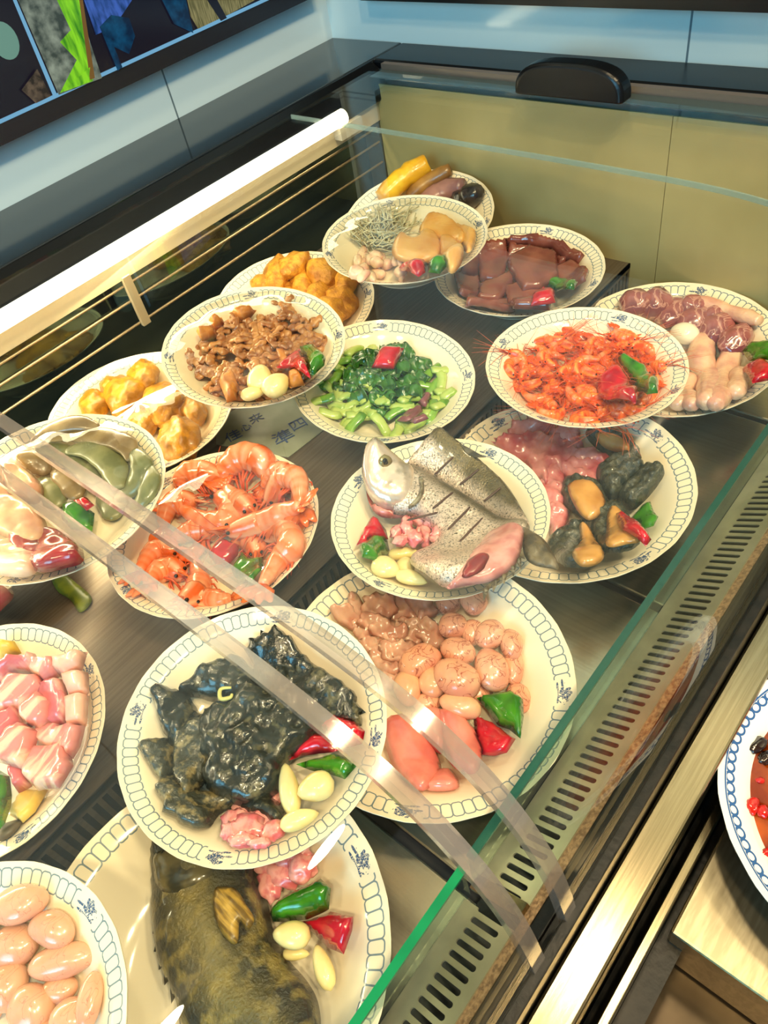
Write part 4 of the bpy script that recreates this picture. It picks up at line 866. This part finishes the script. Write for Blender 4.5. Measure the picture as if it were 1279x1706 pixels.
for pts, lf in (([(960, 345), (990, 318), (1030, 325), (1048, 360), (1040, 400), (1000, 420), (940, 418), (895, 400), (890, 360), (920, 325)], .022), ([(985, 320), (1000, 270), (1040, 250), (1090, 270), (1130, 310), (1120, 350), (1060, 350)], .016), ([(1050, 345), (1100, 340), (1130, 380), (1120, 430), (1080, 450), (1050, 400)], .018), ([(1100, 290), (1160, 300), (1175, 330), (1150, 390), (1120, 360)], .010)):
    piece(pl, 'fish_cake_slice', 'rounded golden fish cake slice', 'fish cake', conv(Z3, pts), CH, lf, .010, edge=.014, grow=1.1, group='golden slices in the noodle bowl')
SQP = mat('pale_squid', 'f0d0b0', 'e0a898', 60, .25, coat=.4, sss=.3)
for i in range(20):
    u = rnd.uniform(745, 930); v = 430+rnd.uniform(-50, 50)+(u-840)*.15; a = conv(Z3, [(u, v)])[0]
    ball(pl, 'squid_piece', 'small pale squid piece', 'squid', a[0], a[1], rnd.uniform(8, 14), rnd.uniform(5, 8), rnd.uniform(0, 180), SQP, lift=rnd.uniform(0, .012), amp=.4, freq=2, sub=2, group='pale squid pieces in the noodle bowl')
pepper(pl, conv(Z3, [(905, 438), (950, 412), (1010, 393), (1000, 465), (975, 478), (950, 472)]), 'r', .020)
pepper(pl, conv(Z3, [(1010, 465), (1012, 425), (1030, 385), (1060, 405), (1078, 440), (1050, 465)]), 'g', .018)

# --- P3 liver
pl = P['P3']; LI = mat('dark_liver', '8a4a3c', '6e342c', 30, .15, coat=.6, bump=.1)
for pts, lf in (([(330, 130), (430, 120), (520, 145), (582, 185), (560, 215), (470, 175), (400, 160), (340, 155)], .012), ([(240, 150), (310, 145), (322, 210), (300, 280), (222, 270), (215, 190)], .010), ([(332, 215), (400, 170), (490, 190), (495, 265), (440, 305), (380, 310), (340, 255)], .022), ([(500, 245), (560, 215), (612, 250), (600, 285), (565, 305), (490, 275)], .012),
                ([(225, 305), (330, 265), (345, 290), (290, 355), (218, 345)], .014), ([(320, 320), (400, 300), (480, 350), (465, 388), (350, 392)], .014), ([(190, 345), (335, 362), (335, 394), (180, 380)], .008), ([(130, 260), (215, 280), (220, 340), (150, 330)], .006), ([(330, 150), (420, 165), (390, 185), (320, 210)], .012), ([(450, 170), (540, 205), (500, 240), (490, 195)], .010), ([(170, 190), (235, 165), (215, 260), (150, 250)], .006)):
    piece(pl, 'liver_slice', 'dark maroon liver slice', 'liver', conv(Z4, pts), LI, lf, .009, smooth=False, grow=1.18, edge=.004, group='dark liver slices', seed=len(REG), amp=.0015)
pepper(pl, conv(Z4, [(405, 385), (415, 345), (455, 303), (485, 335), (498, 368), (470, 375)]), 'r', .024)
pepper(pl, conv(Z4, [(455, 282), (500, 272), (545, 278), (578, 300), (565, 325), (530, 335), (490, 315)]), 'g', .022)

# --- P4 fried crumbs
pl = P['P4']; FR = mat('orange_crumb_crust', 'e0a030', 'b87418', 90, .45, bump=.8, bscale=160)
for u, v, w, h in ((535, 430, 60, 32), (470, 470, 70, 40), (560, 500, 70, 42), (640, 460, 60, 40), (700, 550, 55, 50), (620, 540, 60, 40), (500, 520, 60, 35), (420, 500, 40, 30), (720, 490, 45, 35), (660, 600, 55, 45)):
    a = conv(Z3, [(u, v)])[0]; ball(pl, 'fried_crumb_ball', 'orange crumbed lump', 'fried food', a[0], a[1], w/2.13, h/2.13, len(REG)*40, FR, lift=.008, amp=.3, freq=1.6, amp2=.12, freq2=7, group='orange crumb coated lumps')

# --- P5 intestines
pl = P['P5']; rnd = random.Random(11)
IN = mat('braised_intestine', 'c98a50', '9c5e30', 70, .22, coat=.5, sss=.15, bump=.25, bscale=220); TF = mat('brown_tofu_cube', 'd88c40', 'b86c2c', 60, .35, bump=.2)
ip = []
for k in range(9):
    rk = random.Random(60+k); pts = []; a = rk.uniform(0, 6); x = y = z = 0
    for j in range(8): pts.append(V(x, y, z+.0025*math.sin(j*1.9+k))); a += rk.uniform(-1.5, 1.7); x += .0075*math.cos(a); y += .0075*math.sin(a)
    q = catmull(pts, 4); c = sum(q, V(0, 0, 0))/len(q); rr = [.0048*(1+.3*math.sin(i*1.3+k)) for i in range(len(q))]; rr[0] = rr[-1] = .0025
    vs, fs = tube_data([p-c for p in q], rr, 10, .55); ip.append(mesh('intestine_piece', vs, fs)); ip[-1].materials.append(IN)
for i in range(92):
    a = rnd.uniform(0, 2*PI); rr = .070*math.sqrt(rnd.random()); x, y = rr*math.cos(a)*1.02+.006, rr*math.sin(a)*.95+.002
    o = bpy.data.objects.new('intestine_piece', ip[i % 9]); COL.objects.link(o)
    put(o, pl, pl.local(x, y, .006+.024*(1-(rr/.072)**2)*rnd.uniform(.4, 1)), 'brown intestine curl', 'intestine', rot=Matrix.Rotation(rnd.uniform(0, 6.28), 4, 'Z') @ Matrix.Rotation(rnd.uniform(-.5, .5), 4, 'X'), group='braised intestine pieces')
for pts in ([(230, 625), (275, 615), (290, 645), (255, 660)], [(185, 665), (240, 650), (262, 690), (205, 700)], [(265, 845), (325, 815), (340, 870), (330, 915), (295, 922)], [(465, 750), (510, 740), (520, 790), (480, 805)], [(300, 600), (350, 580), (400, 590), (360, 635)], [(510, 835), (550, 820), (570, 860), (520, 875)]):
    piece(pl, 'tofu_cube', 'braised orange tofu cube', 'tofu', conv(Z3, pts), TF, .016, .012, smooth=False, edge=.003, group='braised tofu cubes')
for a in ((412, 835, 96, 62, 85, .034), (384, 890, 84, 56, 10, .020), (470, 858, 96, 80, 45, .028)):
    u, v = conv(Z3, [a[:2]])[0]; garlic(pl, u, v, a[2]/2.13, a[3]/2.13, a[4], a[5])
pepper(pl, conv(Z3, [(468, 795), (510, 758), (552, 728), (575, 775), (592, 838), (550, 820), (510, 800)]), 'r', .030)
pepper(pl, conv(Z3, [(552, 718), (600, 712), (645, 765), (640, 790), (600, 828), (585, 820), (572, 765)]), 'g', .026)

# --- P6 greens
pl = P['P6']; rnd = random.Random(21)
ST = mat('pale_green_stem', 'b4c468', '8eac48', 40, .22, coat=.4); LF = mat('dark_green_leaf', '3c7024', '1c4814', 60, .18, coat=.6, bump=.4); PS = mat('purple_stem', '8a5058', '6c3c40', 40, .25, coat=.4); ML = mat('mid_green_leaf', '7ea83c', '4d8024', 50, .2, coat=.5)
stp = []; lfp = []
for k in range(6):
    L = .010+.002*k; vs, fs = tube_data([V((t/5-.5)*1.7*L, .002*math.sin(t), 0) for t in range(6)], [.0050, .0062, .0058, .0058, .0060, .0052], 10, .5); stp.append(mesh('stem_piece', vs, fs)); stp[-1].materials.append(ST if k != 5 else ML)
for k in range(6):
    vs, fs = ico(3); w = []
    for v in vs:
        x, y = v.x*.017, v.y*.012; w.append(V(x, y, .007*nz(V(x, y, k), 140)+v.z*.0016+.004*math.sin(x*300+k)))
    lfp.append(mesh('leaf', w, fs)); lfp[-1].materials.append(LF)
for i in range(76):
    a = rnd.uniform(0, 2*PI); rr = .074*math.sqrt(rnd.random()); x, y = rr*math.cos(a), rr*math.sin(a)
    o = bpy.data.objects.new('stem_piece', stp[i % 6]); COL.objects.link(o)
    put(o, pl, pl.local(x, y, .006+.012*(1-(rr/.07)**2)), 'pale green cut stem', 'greens', rot=Matrix.Rotation(rnd.uniform(0, 6.28), 4, 'Z') @ Matrix.Rotation(rnd.uniform(-.4, .4), 4, 'Y'), group='pale green stem pieces')
for i in range(34):
    a = rnd.uniform(0, 2*PI); rr = .050*math.sqrt(rnd.random()); x, y = rr*math.cos(a)+.012, rr*math.sin(a)*.8+.012
    o = bpy.data.objects.new('leaf', lfp[i % 6]); COL.objects.link(o)
    put(o, pl, pl.local(x, y, .012+.014*(1-(rr/.06)**2)*rnd.uniform(.5, 1)), 'wet dark green leaf', 'greens', rot=Matrix.Rotation(rnd.uniform(0, 6.28), 4, 'Z') @ Matrix.Rotation(rnd.uniform(-.7, .7), 4, 'X'), group='dark green leaves')
for pts in ([(895, 985), (930, 950), (985, 925), (990, 950), (940, 990)], [(970, 920), (1000, 880), (1020, 890), (1000, 935)], [(940, 1000), (1000, 970), (1010, 985), (960, 1005)]):
    q = conv(Z3, pts); piece(pl, 'purple_stem_piece', 'purple stem piece', 'greens', q, PS, .018, .005, smooth=False, edge=.004, group='purple stem pieces')
pepper(pl, conv(Z3, [(806, 795), (825, 745), (842, 720), (922, 724), (905, 765), (886, 800)]), 'r', .030)

# --- P7 puffs
pl = P['P7']; TFP = mat('fried_tofu_puff', 'c98c1c', '93600c', 60, .4, bump=.5, bscale=110, coat=.2)
for u, v, w, h in ((545, 200, 62, 46), (480, 275, 82, 62), (625, 305, 76, 70), (545, 378, 56, 42), (685, 440, 80, 66), (360, 305, 56, 44), (735, 330, 50, 50), (420, 240, 40, 35)):
    a = conv(Z5, [(u, v)])[0]; ball(pl, 'tofu_puff', 'yellow fried tofu puff', 'tofu puff', a[0], a[1], w/2.284, h/2.284, 15, TFP, lift=.006, amp=.22, freq=1.6, amp2=.10, freq2=5, sub=4, group='yellow fried tofu puffs')

# --- P8 broad beans
pl = P['P8']; BN = mat('broad_bean_pod', '8a875c', '6a6c46', 40, .28, coat=.4, bump=.15); BN2 = mat('brown_bean_pod', '9a8058', '7c6444', 40, .3, coat=.3)
for i, (pts, w, mm, lf) in enumerate(([(120, 450), (200, 395), (290, 375), (370, 392)], 20) + (BN2, .012), ) if False else enumerate([
        ([(115, 450), (200, 400), (290, 378), (372, 395)], .0095, BN2, .016), ([(190, 440), (290, 420), (400, 430), (480, 460), (500, 520)], .0105, BN2, .018), ([(250, 485), (330, 475), (400, 505), (440, 560), (450, 625)], .0125, BN, .026),
        ([(280, 530), (330, 560), (370, 600)], .011, BN, .018), ([(500, 470), (540, 540), (510, 610), (440, 665)], .0105, BN, .014), ([(570, 540), (575, 600), (545, 660), (500, 695)], .009, BN, .008), ([(130, 480), (210, 480), (280, 520), (350, 590)], .010, BN, .02), ([(60, 500), (130, 520), (180, 570)], .010, BN2, .014), ([(330, 600), (400, 620), (470, 690)], .010, BN, .008), ([(200, 560), (260, 600), (300, 660)], .011, BN2, .016), ([(380, 640), (420, 690), (440, 740)], .010, BN, .006), ([(150, 590), (200, 640), (220, 700)], .011, BN, .014)]):
    rod(pl, 'bean_pod', 'flat olive broad bean pod', 'bean pod', conv(Z5, pts), w, mm, lift=lf, flat=.5, taper=(.3, .95, 1.15, 1.1, .4), n=12, amp=.08, group='broad bean pods')
CK = mat('pale_chicken', 'ecc8a4', 'd8a088', 30, .25, sss=.3, coat=.4)
for pts, mm, lf, noun in (([(0, 690), (60, 680), (140, 730), (160, 800), (110, 835), (30, 800), (-30, 760)], CK, .02, 'pale chicken chunk'), ([(-20, 860), (60, 840), (130, 860), (145, 920), (110, 950), (20, 950), (-30, 920)], CK, .012, 'pale chicken chunk'), ([(150, 850), (210, 800), (290, 850), (305, 890), (250, 920), (150, 930)], mat('deep_red_meat', 'a83238', '7c2028', 40, .2, coat=.5), .014, 'deep red meat slice'),
                          ([(20, 560), (90, 560), (150, 620), (130, 670), (50, 650)], CK, .02, 'pale chicken chunk'), ([(60, 780), (140, 800), (170, 850), (120, 880), (50, 850)], MATS['deep_red_meat'], .016, 'deep red meat slice'), ([(-60, 620), (20, 620), (40, 690), (-40, 720)], CK, .014, 'pale chicken chunk')):
    piece(pl, noun.replace(' ', '_'), noun, 'meat', conv(Z5, pts), mm, lf, .013, grow=1.25, edge=.012, amp=.003, group=noun+'s in the broad bean bowl')
pepper(pl, conv(Z5, [(230, 690), (300, 670), (360, 720), (350, 790), (270, 780), (235, 740)]), 'g', .012)
pepper(pl, conv(Z5, [(280, 670), (330, 660), (360, 690), (330, 710)]), 'r', .022)
piece(P['P19'], 'red_meat_slice', 'raw red meat slice', 'meat', [(-60, 950), (0, 975), (22, 985), (10, 1010), (-20, 1020), (-70, 1000)], MATS['deep_red_meat'], .006, .010, label='raw red meat slice at the left edge below broad bean bowl')

piece(P['P19'], 'lettuce_leaf', 'yellow green leaf', 'leaf', [(86, 962), (104, 955), (128, 972), (152, 994), (148, 1010), (132, 1020), (118, 1000), (96, 985)], mat('yellow_green_leaf', '8f9a1c', '6c7c14', 60, .35), -.043, .002, flat=True, label='yellow green leaf scrap lying on the dark deck below the broad bean bowl')

# --- P13 gizzards and wings
pl = P['P13']; GZ = mat('dark_gizzard', 'a8605c', '7c3c44', 30, .2, coat=.5, vein=('d8a090', 40, .03)); WG = mat('pale_wing_skin', 'ecc0a0', 'd89c88', 40, .25, coat=.4, sss=.3, bump=.3, bscale=150)
for u, v, w, h in ((790, 365, 60, 38), (860, 365, 60, 45), (930, 400, 55, 50), (1010, 430, 62, 46), (1090, 460, 60, 52), (1160, 500, 62, 55), (1000, 380, 50, 35), (1080, 410, 46, 34)):
    a = conv(Z4, [(u, v)])[0]; ball(pl, 'gizzard', 'dark purple gizzard', 'gizzard', a[0], a[1], w/2.2, h/2.2, -15, GZ, lift=.010, amp=.25, freq=1.6, group='purple gizzards')
for pts, r in (([(990, 355), (1080, 375), (1180, 410), (1250, 430)], .013), ([(1040, 500), (1035, 580), (1070, 660), (1050, 730)], .020), ([(1150, 540), (1120, 620), (1100, 700), (1085, 740)], .017), ([(985, 640), (980, 700), (1000, 740)], .016), ([(940, 690), (950, 740)], .014), ([(1175, 620), (1160, 700)], .015)):
    rod(pl, 'chicken_wing', 'pale chicken wing', 'chicken', conv(Z4, pts), r*.8, WG, lift=r*.8+.006, taper=(.8, 1, .75, 1, .6), amp=.10, n=14, group='pale chicken wing pieces')
ball(pl, 'boiled_egg_half', 'white egg', 'egg', 1140, 555, 22, 13, -20, mat('egg_white', 'f0e8d4', None, rough=.2), lift=.02, label='white egg half between the gizzards and the wings')
pepper(pl, conv(Z4, [(1185, 540), (1215, 508), (1290, 505), (1330, 540), (1290, 580), (1210, 580)]), 'g', .026)
pepper(pl, conv(Z4, [(1178, 610), (1250, 572), (1300, 600), (1290, 650), (1220, 665)]), 'r', .026)

# --- P20 soup
pl = P['P20']
ring = [(pl.R*.80*math.cos(a), pl.R*.80*math.sin(a)) for a in [i*PI/36 for i in range(72)]]; zz = pl.sf(pl.R*.80, 0)
so = link('chilli_soup', mesh('chilli_soup', [V(0, 0, 0)]+[V(x, y, 0) for x, y in ring]+[V(x*.8, y*.8, -.013) for x, y in ring], [[0, 1+i, 1+(i+1) % 72] for i in range(72)]+[[1+(i+1) % 72, 1+i, 73+i, 73+(i+1) % 72] for i in range(72)]), None, mat('chilli_oil', 'ea640e', 'b43806', 30, .12, coat=.2, bump=.15, bscale=40))
put(so, pl, V(0, 0, zz), '', 'soup', label='orange red chilli oil soup in the scallop bordered bowl')
rnd = random.Random(2)
for u, v, w, h, an, mm, nm in ((1262, 1242, 20, 10, 20, 'black_fungus', 'cloud_ear_fungus'), (1275, 1262, 16, 9, -30, 'black_fungus', 'cloud_ear_fungus'), (1254, 1343, 16, 11, 10, 'red_chilli', 'chilli_piece'), (1270, 1352, 14, 9, -40, 'red_chilli', 'chilli_piece'), (1277, 1420, 13, 8, 60, 'red_chilli', 'chilli_piece'), (1266, 1300, 8, 5, 0, 'red_chilli', 'chilli_piece')):
    m_ = mat(mm, '241410' if 'black' in mm else 'c01808', '120a08' if 'black' in mm else '8a0c04', 60, .15, coat=.6)
    o = ball(pl, nm, 'black cloud ear fungus' if 'black' in mm else 'red chilli piece', 'fungus' if 'black' in mm else 'chilli', u, v, w, h, an, m_, amp=.4, freq=2, group=nm.replace('_', ' ')+'s in soup')
    q = pl.px(u, v, zz+.002); o.matrix_world = pl.M @ Matrix.Translation(q) @ Matrix.Rotation(rnd.uniform(0, 3), 4, 'Z')

# ---------------------------------------------------------------- cling film over the far and left bowls
FILM = clearmat('cling_film', 'fbfaf4', .03, 1.1, .055, bump=.35, bscale=3.0)
def film(key, dome=.010, seed=0):
    pl = P[key]; R = pl.R*.93; vs = [V(0, 0, dome)]; fs = []; NR, NA = 12, 60
    for i in range(1, NR+1):
        r = R*i/NR
        for j in range(NA):
            a = 2*PI*j/NA; w = .0022*nz(V(math.cos(a)*2, math.sin(a)*2, i*.35), 1.2, seed)*(i/NR)+.0008*math.sin(a*13+seed)*(i/NR)**2
            vs.append(V(r*math.cos(a), r*math.sin(a), dome*(1-(i/NR)**2.5)+w*(1 if i < NR else .3)-.0005))
    for j in range(NA): fs.append([0, 1+j, 1+(j+1) % NA])
    for i in range(NR-1):
        for j in range(NA): a = 1+i*NA; b = a+NA; fs.append([a+j, b+j, b+(j+1) % NA, a+(j+1) % NA])
    o = link('cling_film', mesh('cling_film', vs, fs), None, FILM)
    put(o, pl, V(0, 0, 0), '', 'cling film', label='clear cling film stretched over the bowl '+dict(P2='of glass noodles', P5='of brown intestines', P8='of broad beans', P9='of large prawns', P7='of yellow tofu puffs')[key], group='cling film covers')
for i, (k, d) in enumerate((('P2', .010), ('P5', .014), ('P8', .014), ('P9', .018), ('P7', .012))): film(k, d, i)

# ---------------------------------------------------------------- labels for repeated food
bpy.context.view_layer.update()
by = {}
for o, noun, ph, pl, g in REG: by.setdefault((noun, ph), []).append((o, pl, g))
ORD = ['first', 'second', 'third', 'fourth', 'fifth', 'sixth', 'seventh', 'eighth', 'ninth', 'tenth', 'eleventh', 'twelfth']
for (noun, ph), L in by.items():
    if len(L) == 1: L[0][0]['label'] = f'{noun} {ph}'; continue
    pos = [(o, proj(o.matrix_world.translation), pl) for o, pl, g in L]
    for o, pl, g in L: o['group'] = g or (noun+'s '+ph)
    if len(L) == 2:
        a, b = sorted(pos, key=lambda t: t[1][0]); a[0]['label'] = f'left one of two {noun}s {ph}'; b[0]['label'] = f'right one of two {noun}s {ph}'; continue
    if len(L) == 3:
        for t, w in zip(sorted(pos, key=lambda t: t[1][0]), ('leftmost', 'middle', 'rightmost')): t[0]['label'] = f'{w} {noun} of the three {ph}'
        continue
    cx, cy = proj(pos[0][2].c+V(0, 0, H0)); secs = {}
    rad = 170*pos[0][2].R/.1*(.72/pos[0][2].c.length)
    for o, (u, v), pl in pos:
        dx, dy = (u-cx)/rad, (v-cy)/(rad*.65); big = len(L) > 24
        if big or noun == 'small pale squid piece':
            vx = 'far left' if dx < -.38 else 'left' if dx < -.13 else 'far right' if dx > .38 else 'right' if dx > .13 else ''; vy = 'top' if dy < -.38 else 'upper' if dy < -.13 else 'bottom' if dy > .38 else 'lower' if dy > .13 else ''
        else: vx = 'left' if dx < -.28 else 'right' if dx > .28 else ''; vy = 'upper' if dy < -.28 else 'lower' if dy > .28 else ''
        s = (vy+' '+vx).strip() or 'centre'; secs.setdefault(s, []).append((u, v, o))
    for s, it in secs.items():
        it.sort(key=lambda t: t[0]); k = len(it); pos_s = 'at centre' if s == 'centre' else f'at {s}'
        for i, (u, v, o) in enumerate(it): o['label'] = f'{noun} {pos_s} {ph}' if k == 1 else f'{ORD[min(i, 11)]} {noun} from left {pos_s} {ph}'
